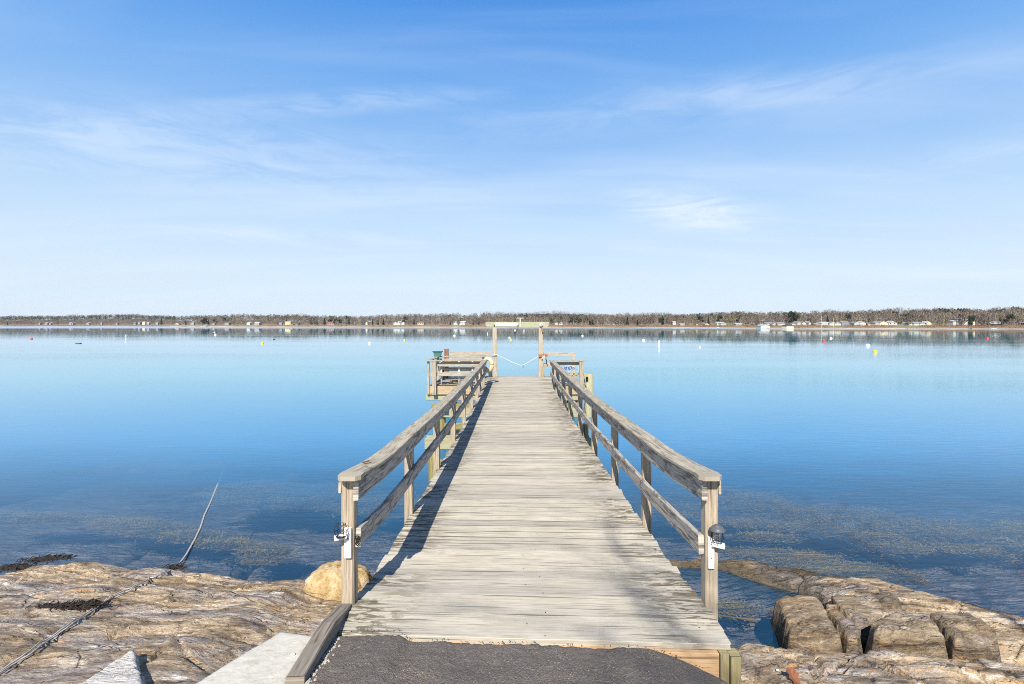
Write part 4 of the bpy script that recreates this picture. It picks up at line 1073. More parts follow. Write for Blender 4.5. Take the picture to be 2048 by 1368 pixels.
# leaf, stick, pebbles
lx, ly = G(1585, 1330, .68); lz = zat(lx, ly) + .02
lf = MB(); outl = [(0, -.075), (.018, -.05), (.04, -.045), (.03, -.02), (.052, -.005), (.033, .015), (.042, .045), (.018, .05), (0, .075), (-.018, .05), (-.042, .04), (-.030, .015), (-.05, -.01), (-.03, -.02), (-.038, -.05), (-.015, -.05)]
b_ = len(lf.V)
for k, (a, b) in enumerate(outl): lf.V.append((a, b, .02 + .03 * abs(a) / .05 + .012 * math.sin(b * 40)))
lf.V.append((0, 0, .012)); lf.F = [(i, (i + 1) % len(outl), len(outl)) for i in range(len(outl))]; lf.U = [(0, 0)] * (3 * len(outl))
lfo = lf.build('leaf', M_LEAF); lfo.location = (lx, ly, lz - .01); lfo.rotation_euler = (R(22), R(-10), R(15)); tag(lfo, label='curled red brown oak leaf on the rock right of the pier end', cat='leaf')
tag(MB().tube([(*G(1420, 1228, .03), .03), (*G(1470, 1236, .03), .035), (*G(1500, 1240, .04), .045), (*G(1513, 1244, .03), .04)], .012, 6, [.004, .006, .02, .014]).build('driftwood_stick', M_DBARK), label='thin dark stick floating beside the right end post', cat='stick')
p_ = G(586, 1311, 1.34); blob('pebble', (p_[0], p_[1], 1.347), (.013, .010, .007), M_SHELL, 5, 'single white pebble on the concrete slab', 'pebble')
p_ = G(1555, 1322, .6); blob('pebble', (p_[0], p_[1], zat(*p_) + .012), (.013, .011, .009), M_SHELL, 6, 'small white pebble on the rocks left of the oak leaf', 'pebble')

# ------------------------------------------------------------------ rockweed under the surface
def weeds():
    V = []; F = []
    areas = []  # (px, py, spread x m, spread y m, n, z)
    for (a, b, sx_, sy_, n) in ((500, 988, .8, .35, 34), (560, 975, .9, .5, 30), (620, 1000, .6, .25, 24), (470, 1000, .3, .15, 9), (250, 1042, .5, .12, 20), (320, 1056, .5, .12, 22), (390, 1068, .35, .1, 14), (450, 1085, .25, .08, 9),
                                (60, 1030, .8, .15, 14), (530, 1098, .12, .07, 9), (520, 1115, .08, .04, 4), (330, 930, 1.4, .5, 16), (640, 985, .5, .4, 18), (760, 1000, .4, .5, 14),
                                (1470, 990, .7, .4, 22), (1520, 1005, .8, .4, 26), (1600, 1020, .9, .35, 30), (1700, 1035, .9, .3, 30), (1780, 1045, .8, .3, 26), (1850, 1060, .9, .3, 30), (1950, 1075, .9, .25, 28), (1480, 1040, .6, .15, 16), (1620, 1050, .6, .15, 16), (1700, 1066, .6, .12, 14), (1790, 1095, .25, .12, 14), (1900, 1092, .6, .12, 12), (2020, 1060, .6, .3, 18), (1360, 960, .5, .7, 14), (1340, 1010, .3, .4, 12),
                                (1530, 1104, .35, .03, 16), (1600, 1112, .35, .03, 20), (1700, 1133, .4, .03, 22), (1780, 1150, .25, .03, 12), (1650, 1140, .3, .03, 10), (1465, 1215, .1, .05, 6), (1530, 1070, .3, .06, 7)):
        for k in range(int(n * (1.5 if a > 1000 else 2.2))):
            z = -.12 if b > 1100 else -.05 - random.random() * .2
            cx0, cy0 = G(a, b, z)
            cx = cx0 + random.gauss(0, sx_ * .6); cy = cy0 + random.gauss(0, sy_ * .6) - (cx - cx0) * .12
            th0 = random.gauss(-.2, .5) + (math.pi if random.random() < .4 else 0); nb = 120; rad = random.uniform(.06, .16)
            for q in range(nb):
                x = cx + random.gauss(0, rad * 1.3); y = cy + random.gauss(0, rad * .5); th = th0 + random.gauss(0, .45); L = random.uniform(.05, .15); w = random.uniform(.005, .010); bend = random.gauss(0, .6)
                zz = z - random.random() * .08; pb = len(V)
                for j in range(4):
                    t = j / 3; ww = w * (1.2 - t); xx = x + math.cos(th + bend * t) * L * t; yy = y + math.sin(th + bend * t) * L * t
                    nx_, ny_ = -math.sin(th + bend * t), math.cos(th + bend * t)
                    V.append((xx + nx_ * ww, yy + ny_ * ww, zz + .02 * t)); V.append((xx - nx_ * ww, yy - ny_ * ww, zz + .02 * t))
                for j in range(3): c_ = pb + 2 * j; F.append((c_, c_ + 1, c_ + 3, c_ + 2))
    return np.array(V), np.array(F)


Vw, Fw = weeds()
tag(raw('seaweed', Vw, Fw, M_KELP), label='yellow olive rockweed drifting in tufts just under the surface near the shore', cat='seaweed', kind='stuff')

# ------------------------------------------------------------------ buoys
def buoy_ball(name, px, py, col, label, r):
    Y = FX * CAMZ / (py + 1 - CY); X = (px - CX) * Y / FX
    r = r * .86
    t = empty(name, (X, Y, 0), label=label, cat='buoy', group='mooring buoys on the bay')
    prof = [(.01, -.6), (.6, -.55), (.93, -.2), (1, .15), (.88, .6), (.55, .9), (.16, 1.02), (.1, 1.2), (.01, 1.22)]
    MB().lathe([(a * r, b * r) for a, b in prof], k=16).build('float', col, t, True)
    MB().tube([(0, 0, 1.15 * r), (0, 0, 1.45 * r)], .08 * r + .01, 6).build('eye', M_STEEL, t)


C_W = simple('white_float', (.82, .82, .80), .4, var=.05); C_Y = simple('yellow_float', (.72, .52, .03), .4, var=.1); C_R = simple('red_float', (.62, .05, .03), .4, var=.1); C_K = simple('dark_float', (.05, .03, .04), .5)
for px, py, c, r, lab in ((63, 677, C_R, .30, 'small red mooring buoy far out at the left edge'), (525, 686, C_Y, .30, 'yellow mooring buoy in the left bay right of the white spar'), (548, 678, C_K, .24, 'small dark buoy just beyond the yellow buoy of the left bay'),
                          (431, 669, C_W, .42, 'white mooring buoy beside its small twin in the left bay'), (429, 664, C_W, .36, 'tiny white buoy behind the other in the left bay'), (739, 686, C_W, .32, 'white mooring buoy between the left bay and the pier head'), (809, 680, C_Y, .28, 'small pale yellow buoy left of the gate frame'),
                          (909, 671, C_W, .42, 'white buoy nearest on the left of the gate frame'), (1019, 675, C_W, .32, 'white buoy seen through the gate frame beside a yellow one'), (1022, 679, C_Y, .30, 'yellow buoy seen through the gate frame'), (1030, 660, C_W, .6, 'farthest white buoy seen just under the gate crossbeam'),
                          (1165, 671, C_W, .38, 'white mooring buoy to the right of the gate frame'), (1287, 680, C_W, .34, 'white mooring buoy left of the white spar in the right bay'), (1400, 694, C_W, .18, 'small white float nearest the viewer in the right bay'),
                          (1648, 682, C_R, .34, 'red mooring buoy in the right bay below a white one'), (1662, 676, C_W, .36, 'small white buoy just beyond the red buoy in the right bay'), (1736, 691, C_W, .36, 'large white mooring buoy beside the yellow buoy in the right bay'), (1750, 703, C_Y, .30, 'bright yellow mooring buoy closest in the right bay'),
                          (1975, 676, C_R, .36, 'red mooring buoy near the right edge')):
    buoy_ball('mooring_buoy', px, py, c, lab, r)
for px, py, h, lab in ((252, 678, 1.05, 'white spar buoy standing upright in the left bay'), (1318, 693, .95, 'white spar buoy standing upright in the right bay'), (820, 661, .9, 'tiny white spar buoy close under the far shore left of the gate'), (975, 668, .6, 'tiny pale spar buoy just left of the gate posts')):
    Y = FX * CAMZ / (py - CY); X = (px - CX) * Y / FX
    t = empty('spar_buoy', (X, Y, 0), label=lab, cat='buoy', group='spar buoys on the bay')
    MB().tube([(0, 0, -.4), (0, 0, h)], .07, 10).build('spar', C_W, t, True); MB().tube([(0, 0, -.1), (0, 0, .12)], .12, 10).build('collar', C_W, t, True)
Y = FX * CAMZ / (687 - CY); t = empty('float_raft', ((157 - CX) * Y / FX, Y, 0), label='low dark raft floating in the left bay', cat='raft')
MB().box(-.38, .38, -.25, .25, -.05, .10).build('deck', M_DBARK, t); MB().box(-.36, -.2, -.24, .24, -.15, -.051).build('pontoon', C_K, t); MB().box(.2, .36, -.24, .24, -.15, -.051).build('pontoon', C_K, t)

# ------------------------------------------------------------------ far shore
SX = [-900, -400, 0, 200, 330, 400, 520, 700, 1000, 1200, 1400, 1500, 1560, 1800, 2048, 2500, 3000]
SY = [653.0, 652.9, 652.8, 652.6, 652.8, 653.6, 654.0, 654.3, 655.0, 655.6, 656.3, 657.0, 657.5, 657.9, 658.2, 658.6, 659]
TX = [-900, -400, 0, 60, 130, 200, 260, 330, 375, 400, 470, 520, 560, 640, 700, 740, 760, 830, 900, 1000, 1060, 1110, 1160, 1210, 1260, 1320, 1360, 1400, 1440, 1500, 1560, 1600, 1640, 1700, 1760, 1800, 1850, 1900, 1950, 1972, 2000, 2048, 2500, 3000]
TY = [634, 633, 633, 632, 631.5, 629, 628.5, 632, 632.5, 631, 629.5, 630, 630.5, 633, 634, 633, 630, 629.5, 629, 627.5, 629, 629.5, 630.5, 632, 631, 631.5, 632, 630, 627, 627, 628.5, 628.5, 625, 624.5, 623.5, 620.5, 622, 619.5, 619, 623, 618, 617, 615, 613]
HXk = [940, 1000, 1050, 1090, 1120, 1150, 1200, 1230, 1260, 1300, 1330, 1370, 1400]   # the distant hill behind the middle
HYk = [632, 628, 624.5, 622.6, 622.0, 624.0, 627.0, 630, 628, 624.8, 625.0, 630, 633]


def Ds(u): return FX * CAMZ / (np.interp(u, SX, SY) - CY)


TH = 330.0


def land_z(u, t):
    """height of the far land at azimuth u (photo column), t metres behind the waterline"""
    D = Ds(u); topz = CAMZ + (CY - np.interp(u, TX, TY)) * (D + TH) / FX
    zb = np.clip(t / 6, 0, 1) * .9 + sstep(6, 22, t) * 1.9
    k = sstep(15, TH, t)
    back = np.maximum(topz - 10.5, 4.0)
    return -1.2 * (1 - sstep(-8, 0, t)) + zb + (back - 2.8) * k * .92


def LP(u, t): D = Ds(u) + t; return (u - CX) * D / FX, D


us = np.concatenate([np.arange(-480, 0, 30), np.arange(0, 2060, 5), np.arange(2060, 3000, 30)]); tsn = np.array([-8, -3, -1, 0, 1.5, 3, 5, 8, 12, 18, 26, 40, 60, 90, 130, 180, 240, 300, 340, 420, 520])
U, T = np.meshgrid(us, tsn); Dm = Ds(U) + T; Zm = land_z(U, T) + fbm(U * .05, T * .08, 3, 3) * .5 * sstep(5, 20, T)
Zm = np.where(T > 400, Zm - (T - 400) * .05, Zm)
V = np.stack([((U - CX) * Dm / FX).ravel(), Dm.ravel(), Zm.ravel()], 1); nx = len(us)
I, J = np.meshgrid(np.arange(nx - 1), np.arange(len(tsn) - 1)); a = (J * nx + I).ravel(); F = np.stack([a, a + 1, a + nx + 1, a + nx], 1)
m, nt = new('far_ground'); pos = nd(nt, 'ShaderNodeNewGeometry').outputs['Position']; z = nd(nt, 'ShaderNodeSeparateXYZ', {0: pos}).outputs[2]
n1 = noise(nt, pos, .03, 5, .65); n2 = noise(nt, pos, .25, 4, .6)
c = ramp(nt, n1, [(.35, (.24, .13, .07)), (.48, (.36, .24, .13)), (.56, (.22, .21, .09)), (.68, (.40, .31, .20))])
c = mix(nt, n2, c, mix(nt, .5, c, (.08, .06, .05)))
c = mix(nt, smooth(nt, z, 4.0, 7.0), c, (.12, .095, .075))
beach = ramp(nt, noise(nt, pos, .012, 4, .6), [(.35, (.24, .20, .17)), (.5, (.36, .33, .29)), (.64, (.54, .50, .45))])
c = mix(nt, smooth(nt, mth(nt, 'ADD', z, mth(nt, 'MULTIPLY', mth(nt, 'SUBTRACT', n2, .5), .6)), .7, 1.1, 1.0, 0.0), c, beach)
out(nt, pbr(nt, c, .95)); tag(raw('far_shore', V, F, m, shade=True), kind='structure')

# distant hills behind the middle of the far shore
us = np.arange(900, 1440, 4.0); tv = np.array([0, 60, 150, 260, 420.])
U, T = np.meshgrid(us, tv); Dm = 1500 + T; top = CAMZ + (CY - np.interp(U, HXk, HYk)) * (1760) / FX - 9
V = np.stack([((U - CX) * Dm / FX).ravel(), Dm.ravel(), (np.where(T < 400, sstep(-40, 250, T), .8) * top).ravel()], 1); nx = len(us)
I, J = np.meshgrid(np.arange(nx - 1), np.arange(len(tv) - 1)); a = (J * nx + I).ravel(); F = np.stack([a, a + 1, a + nx + 1, a + nx], 1)
tag(raw('hills', V, F, M_FAR, shade=True), kind='structure')


# woods as masses of small twig faces
def tree_faces(cx, cy, cz, h, w, kind, n, sz=1.0):
    """n small faces filling one crown; kind 0 bare broadleaf, 1 conifer"""
    N = len(cx); k = n
    r = rng.random((N, k)); th = rng.random((N, k)) * 6.283; zz = rng.random((N, k))
    if kind == 0:
        zf = .18 + .82 * zz ** .85; rad = np.sqrt(np.clip(1 - ((zf - .58) / .45) ** 2, .02, 1)) * np.sqrt(r)
    elif kind == 1:
        zf = .12 + .88 * zz; rad = (1.04 - zf) * (.5 + .5 * r) * (1 + .35 * np.sin(zf * 40))
    else:
        zf = .45 + .55 * zz; rad = np.sqrt(np.clip(1 - ((zf - .74) / .30) ** 2, .03, 1)) * np.sqrt(r)
    px_ = cx[:, None] + rad * w[:, None] * .5 * np.cos(th); py_ = cy[:, None] + rad * w[:, None] * .5 * np.sin(th); pz_ = cz[:, None] + zf * h[:, None]
    s = {0: .75, 1: .85, 2: .95}[kind] * sz * rng.uniform(.5, 1.4, (N, k)); a1 = rng.uniform(-1.2, 1.2, (N, k)); a2 = rng.random((N, k)) * 6.283
    up = np.stack([np.sin(a1) * np.cos(a2), np.sin(a1) * np.sin(a2), np.cos(a1)], -1)
    sd = np.stack([-np.sin(a2), np.cos(a2), np.zeros_like(a2)], -1)
    L = (1.9 if kind == 0 else 1.1) * s; Wd = (.62 if kind == 0 else .85) * s
    c = np.stack([px_, py_, pz_], -1)
    P = np.stack([c - sd * Wd[..., None] * .5 - up * L[..., None] * .5, c + sd * Wd[..., None] * .5 - up * L[..., None] * .5, c + up * L[..., None] * .6], 2)
    return P.reshape(-1, 3)


def trunk_faces(cx, cy, cz, h, w):
    N = len(cx); V = []
    for a in (0, 1.57):
        dx, dy = math.cos(a) * w, math.sin(a) * w
        V.append(np.stack([np.stack([cx - dx, cy - dy, cz - .5], 1), np.stack([cx + dx, cy + dy, cz - .5], 1), np.stack([cx, cy, cz + h], 1)], 1))
    return np.concatenate(V).reshape(-1, 3)


def mass(name, P, mat, label, cat):
    F = np.arange(len(P)).reshape(-1, 3); return tag(raw(name, P, F, mat), label=label, cat=cat, kind='stuff')


def scatter(n, t0, t1, pu=None):
    u = rng.uniform(-250, 2300, n) if pu is None else pu; t = t0 + (t1 - t0) * rng.random(len(u)) ** 1.1
    x, y = LP(u, t); return u, t, x, y, land_z(u, t)


# clearings where houses and lawns are
CLR = [(565, 600), (650, 675), (715, 740), (785, 812), (835, 855), (900, 935), (1105, 1130), (1340, 1480), (1500, 1870), (1895, 1950), (1975, 2012), (88, 105), (135, 150), (270, 320), (348, 362), (378, 392), (405, 420), (448, 465), (492, 525)]


def clear(u, t):
    k = np.zeros(len(u), bool)
    for a, b in CLR: k |= (u > a) & (u < b) & (t < 75)
    return ~k


Pb = []; Pt = []; Po = []
for (n, t0, t1, hh) in ((2600, 24, 110, 9.5), (2600, 90, 240, 10.5), (2200, 200, 345, 11)):
    u, t, x, y, z = scatter(n, t0, t1); k = clear(u, t); u, t, x, y, z = (q[k] for q in (u, t, x, y, z))
    h = hh * rng.uniform(.8, 1.28, len(u)); h = h * np.where(u < 350, 1.05, 1.0) * (1 + .35 * fbm(u * .045, t * .01, 3, 51)); w = h * rng.uniform(.45, .75, len(u))
    ol = rng.random(len(u)) < .22
    Pb.append(tree_faces(x[~ol], y[~ol], z[~ol], h[~ol], w[~ol], 0, 48)); Po.append(tree_faces(x[ol], y[ol], z[ol], h[ol], w[ol], 0, 48))
    s = t < 150; Pt.append(trunk_faces(x[s], y[s], z[s], h[s] * .9, .16))
mass('bare_woods', np.concatenate(Pb), M_TWIG, 'continuous grey brown leafless woods covering the far shore', 'woods')
mass('budding_woods', np.concatenate(Po), M_TWIG2, 'olive tinted leafless trees mixed through the far woods', 'woods')
mass('woods_trunks', np.concatenate(Pt), M_BARK, 'pale trunks showing through the far shore woods', 'tree trunks')
# evergreen masses on the ridge line and in the middle
uu = []; 
for (a, b, n) in ((-250, 350, 900), (350, 700, 230), (700, 1000, 60), (1040, 1200, 150), (1000, 1350, 110), (1330, 1500, 150), (1500, 2300, 260)): uu.append(rng.uniform(a, b, n))
uu = np.concatenate(uu); u, t, x, y, z = scatter(0, 150, 340, uu); h = rng.uniform(9, 13.5, len(u)); w = h * rng.uniform(.4, .6, len(u))
P1 = tree_faces(x, y, z, h, w, 2, 60)
mass('evergreen_woods', P1, M_PINE, 'dark evergreen trees massed along the ridge of the far shore', 'woods')
# distant hill wood
n = 1500; u = rng.uniform(930, 1410, n); T_ = rng.uniform(0, 300, n); D = 1500 + T_; top = CAMZ + (CY - np.interp(u, HXk, HYk)) * 1760 / FX - 9
z = sstep(-40, 250, T_) * top; x = (u - CX) * D / FX; h = rng.uniform(8, 13, n)
mass('hill_woods', tree_faces(x, D, z - 1, h, h * .9, 0, 26), M_FAR, 'woods coloured blue grey for haze on the distant hill behind the gate frame', 'woods')
# scrub along the bank
n = 4200; u = rng.uniform(-250, 2300, n); t = rng.uniform(7, 24, n); x, y = LP(u, t); z = land_z(u, t)
mk = (fbm(u * .02, u * 0, 3, 31) > -.22); x, y, z = x[mk], y[mk], z[mk]; h = rng.uniform(.4, 1.25, len(x))
mass('shore_scrub', tree_faces(x, y, z - .2, h, h * 3, 0, 16, .42), M_BRUSH, 'rust brown scrub along the far bank', 'scrub')

# single trees one can tell apart
def mk_tree(kind, name):
    t = empty(name, (0, 0, 0))
    z = np.zeros(1)
    if kind == 1: P = tree_faces(z, z, z, z + 10, z + 4.6, 1, 520)
    elif kind == 2:
        P = []
        for k in range(9):
            zc_ = random.uniform(4.5, 11.5); rr_ = (12.5 - zc_) * .28 + .5; a_ = random.uniform(0, 6.28)
            P.append(tree_faces(z + rr_ * math.cos(a_), z + rr_ * math.sin(a_), z + zc_ - 2.6, z + 3.6, z + random.uniform(2.2, 4.2), 2, 42))
        P = np.concatenate(P)
    else: P = tree_faces(z, z, z, z + 10, z + 6.5, 0, 320)
    raw('crown', P, np.arange(len(P)).reshape(-1, 3), {1: M_PINE, 2: M_PINE, 0: M_TWIG2, 3: M_TWIG}[kind], t)
    mbk = MB().tube([(0, 0, -.6), (.1, 0, 4), (0, .1, 9)], .25, 6, [.28, .2, .05])
    if kind in (0, 3):
        for k in range(7):
            a = random.uniform(0, 6.28); z0 = random.uniform(3, 7); mbk.tube([(0, 0, z0), (math.cos(a) * 1.2, math.sin(a) * 1.2, z0 + 1.6), (math.cos(a) * 2, math.sin(a) * 2, z0 + 3)], .08, 4, [.12, .08, .03])
    mbk.build('trunk', M_DBARK if kind in (1, 2) else M_BARK, t)
    return t


def copy_tree(src):
    r_ = src.copy(); COL.objects.link(r_)
    for ch in src.children:
        c_ = ch.copy(); COL.objects.link(c_); c_.parent = r_
    return r_


protos = {1: mk_tree(1, 'spruce_tree'), 2: mk_tree(2, 'pine_tree'), 3: mk_tree(3, 'bare_tree'), 0: mk_tree(0, 'budding_tree')}
used = set()
tl = {1: ('dark conical spruce standing out of the far shore woods', 'tree', 'dark spruces on the far shore'), 2: ('dark round crowned pine rising from the far shore woods', 'tree', 'pines on the far shore'),
      3: ('pale leafless tree with visible limbs near the far bank', 'tree', 'bare trees near the far bank'), 0: ('olive tinted leafless tree near the far bank', 'tree', 'budding trees near the far bank')}


def put(kind, u, t, sc):
    o = protos[kind] if kind not in used else copy_tree(protos[kind]); used.add(kind)
    x, y = LP(u, t); o.location = (float(x), float(y), float(land_z(u, t)) - .2); o.scale = (sc * random.uniform(.85, 1.15), sc, sc * random.uniform(.9, 1.1)); o.rotation_euler = (0, 0, random.uniform(0, 6.28))
    tag(o, label=tl[kind][0], cat=tl[kind][1], group=tl[kind][2])


for u, t, s in ((15, 20, .8), (115, 80, 1.0), (178, 70, .8), (323, 26, 1.35), (372, 30, .9), (417, 24, .9), (555, 60, .8), (573, 60, .9), (623, 60, 1.15), (634, 50, .8), (649, 50, 1.2), (698, 60, 1.2), (693, 120, 1.3), (745, 40, .8), (756, 40, .8), (767, 40, .9), (828, 45, .9), (900, 40, .8), (947, 45, .8), (958, 45, .9), (989, 55, 1.0), (1030, 50, 1.0), (1180, 40, .9), (1185, 22, .8), (1255, 22, 1.0), (1275, 20, .65), (1325, 30, 1.0), (1417, 40, .8), (1583, 85, 1.3), (1655, 75, .9), (2000, 30, .7), (1975, 45, .9), (1940, 24, .9)):
    put(1, u, t, s)
for u, t, s in ((410, 26, 1.15), (405, 30, 1.0), (430, 60, 1.0), (448, 90, 1.1), (540, 120, 1.0), (660, 40, 1.0), (672, 34, 1.0), (680, 36, .9), (810, 60, 1.15), (1104, 40, .9), (1145, 40, 1.0), (1155, 36, 1.05), (1164, 45, 1.0), (1172, 50, .9), (1138, 60, 1.0), (1160, 26, .8), (1323, 24, 1.0), (1400, 75, 1.1), (1440, 80, 1.0), (1480, 85, 1.0), (1584, 70, 1.25), (1590, 75, 1.1), (1572, 110, 1.2), (1695, 80, 1.1), (1740, 100, .9), (1790, 190, 1.1), (1815, 85, 1.0), (1822, 85, 1.0), (1857, 260, 1.2), (1880, 250, 1.25), (1893, 240, 1.2), (1908, 240, 1.25), (1920, 230, 1.3), (1932, 235, 1.35), (1945, 240, 1.1), (1980, 260, 1.2), (1990, 250, 1.25), (2005, 260, 1.2), (2030, 250, 1.3), (2042, 255, 1.2), (1925, 60, .9), (1945, 30, .85), (2020, 30, .95), (1955, 150, 1.0), (1760, 230, 1.1), (1718, 230, 1.0)):
    put(2, u, t, s)
for k in range(46):
    u = random.choice([random.uniform(330, 1000), random.uniform(1180, 1340), random.uniform(1340, 2048)]); put(3, u, random.uniform(24, 45), random.uniform(.7, 1.1))
for u, s in ((1690, .6), (1668, .7), (1375, .8), (1392, .75), (1118, .6), (1450, .9), (1463, 1.0), (1240, .7), (1795, .8), (1850, .7), (1965, .9), (2035, .9)):
    put(0, u, random.uniform(28, 60), s * 1.1)

# ------------------------------------------------------------------ houses
HM = {'muted': simple('muted_white', (.30, .30, .30), .7, var=.05), 'white': simple('white_clapboard', (.48, .475, .46), .7, var=.05), 'cream': simple('cream_wall', (.66, .60, .44), .7, var=.05), 'yellow': simple('yellow_wall', (.66, .52, .24), .7, var=.05), 'grey': simple('grey_shingle', (.30, .30, .31), .8), 'green': simple('pale_green_wall', (.46, .56, .50), .7), 'blue': simple('slate_blue_wall', (.20, .24, .30), .7), 'dark': simple('dark_navy_wall', (.05, .06, .09), .7), 'tan': simple('tan_wall', (.52, .40, .27), .7), 'brown': simple('brown_wall', (.25, .17, .12), .8)}
RM = {'grey': simple('grey_roof', (.26, .26, .27), .8), 'pale': simple('pale_roof', (.48, .48, .47), .8), 'red': simple('red_roof', (.34, .13, .10), .8), 'brown': simple('brown_roof', (.20, .15, .12), .8), 'dark': simple('dark_roof', (.08, .08, .09), .8)}
M_WIN = simple('window_pane', (.03, .04, .055), .15, spec=.6); M_CHIM = simple('chimney_brick', (.28, .13, .09), .9)


def house(px, ybase, wpx, hpx, wall, roof, label, gable=False, t=None):
    D0 = Ds(px)
    t = 34.0 if t is None else t; D = D0 + t; X = (px - CX) * D / FX; z0 = CAMZ - (ybase - CY) * D / FX
    k_ = .86 if px < 700 else 1.0; w = wpx * D / FX * k_; H = hpx * D / FX * k_; dep = max(6.0, w * .55); wh = H * .62
    o = empty('house', (float(X), float(D), float(z0)), random.uniform(-.25, .25), label=label, cat='house', group='houses along the far shore')
    hw = w / 2; hd = dep / 2
    wk = 'muted' if (wall == 'white' and px < 760) else wall  # white walls farther left take the greyer white
    MB().box(-hw, hw, -hd, hd, -4, wh, .01).build('wall', HM[wk], o)
    r_ = MB(); e = .35
    if gable:   # ridge runs towards the viewer
        V = [(-hw - e, -hd - e, wh - .1), (hw + e, -hd - e, wh - .1), (hw + e, hd + e, wh - .1), (-hw - e, hd + e, wh - .1), (0, -hd - e, H), (0, hd + e, H)]
        r_.V = V; r_.F = [(0, 4, 5, 3), (1, 2, 5, 4), (0, 3, 2, 1)]; r_.U = [(0, 0)] * 12
        MB().poly([(-hw, -hd + .02, wh), (hw, -hd + .02, wh), (0, -hd + .02, H - .25)]).build('gable', HM[wk], o)
    else:
        V = [(-hw - e, -hd - e, wh - .1), (hw + e, -hd - e, wh - .1), (hw + e, hd + e, wh - .1), (-hw - e, hd + e, wh - .1), (-hw - e, 0, H), (hw + e, 0, H)]
        r_.V = V; r_.F = [(0, 1, 5, 4), (2, 3, 4, 5), (0, 3, 2, 1), (0, 4, 3), (1, 2, 5)]; r_.U = [(0, 0)] * 18
    rf = r_.build('roof', RM[roof], o)
    if w > 7: MB().box(hw * .4, hw * .4 + .8, -.4, .4, H - 1.2, H + .9).build('chimney', M_CHIM, rf)
    nw = max(2, int(w / 2.6))
    for f in range(2 if wh > 5 else 1):
        for k in range(nw):
            xx = -hw + (k + .5) * w / nw; zb = .9 + f * 2.7
            if zb + 1.3 < wh: MB().box(xx - .45, xx + .45, -hd - .04, -hd + .02, zb, zb + 1.3, .005).build('window', M_WIN, o)
    return o


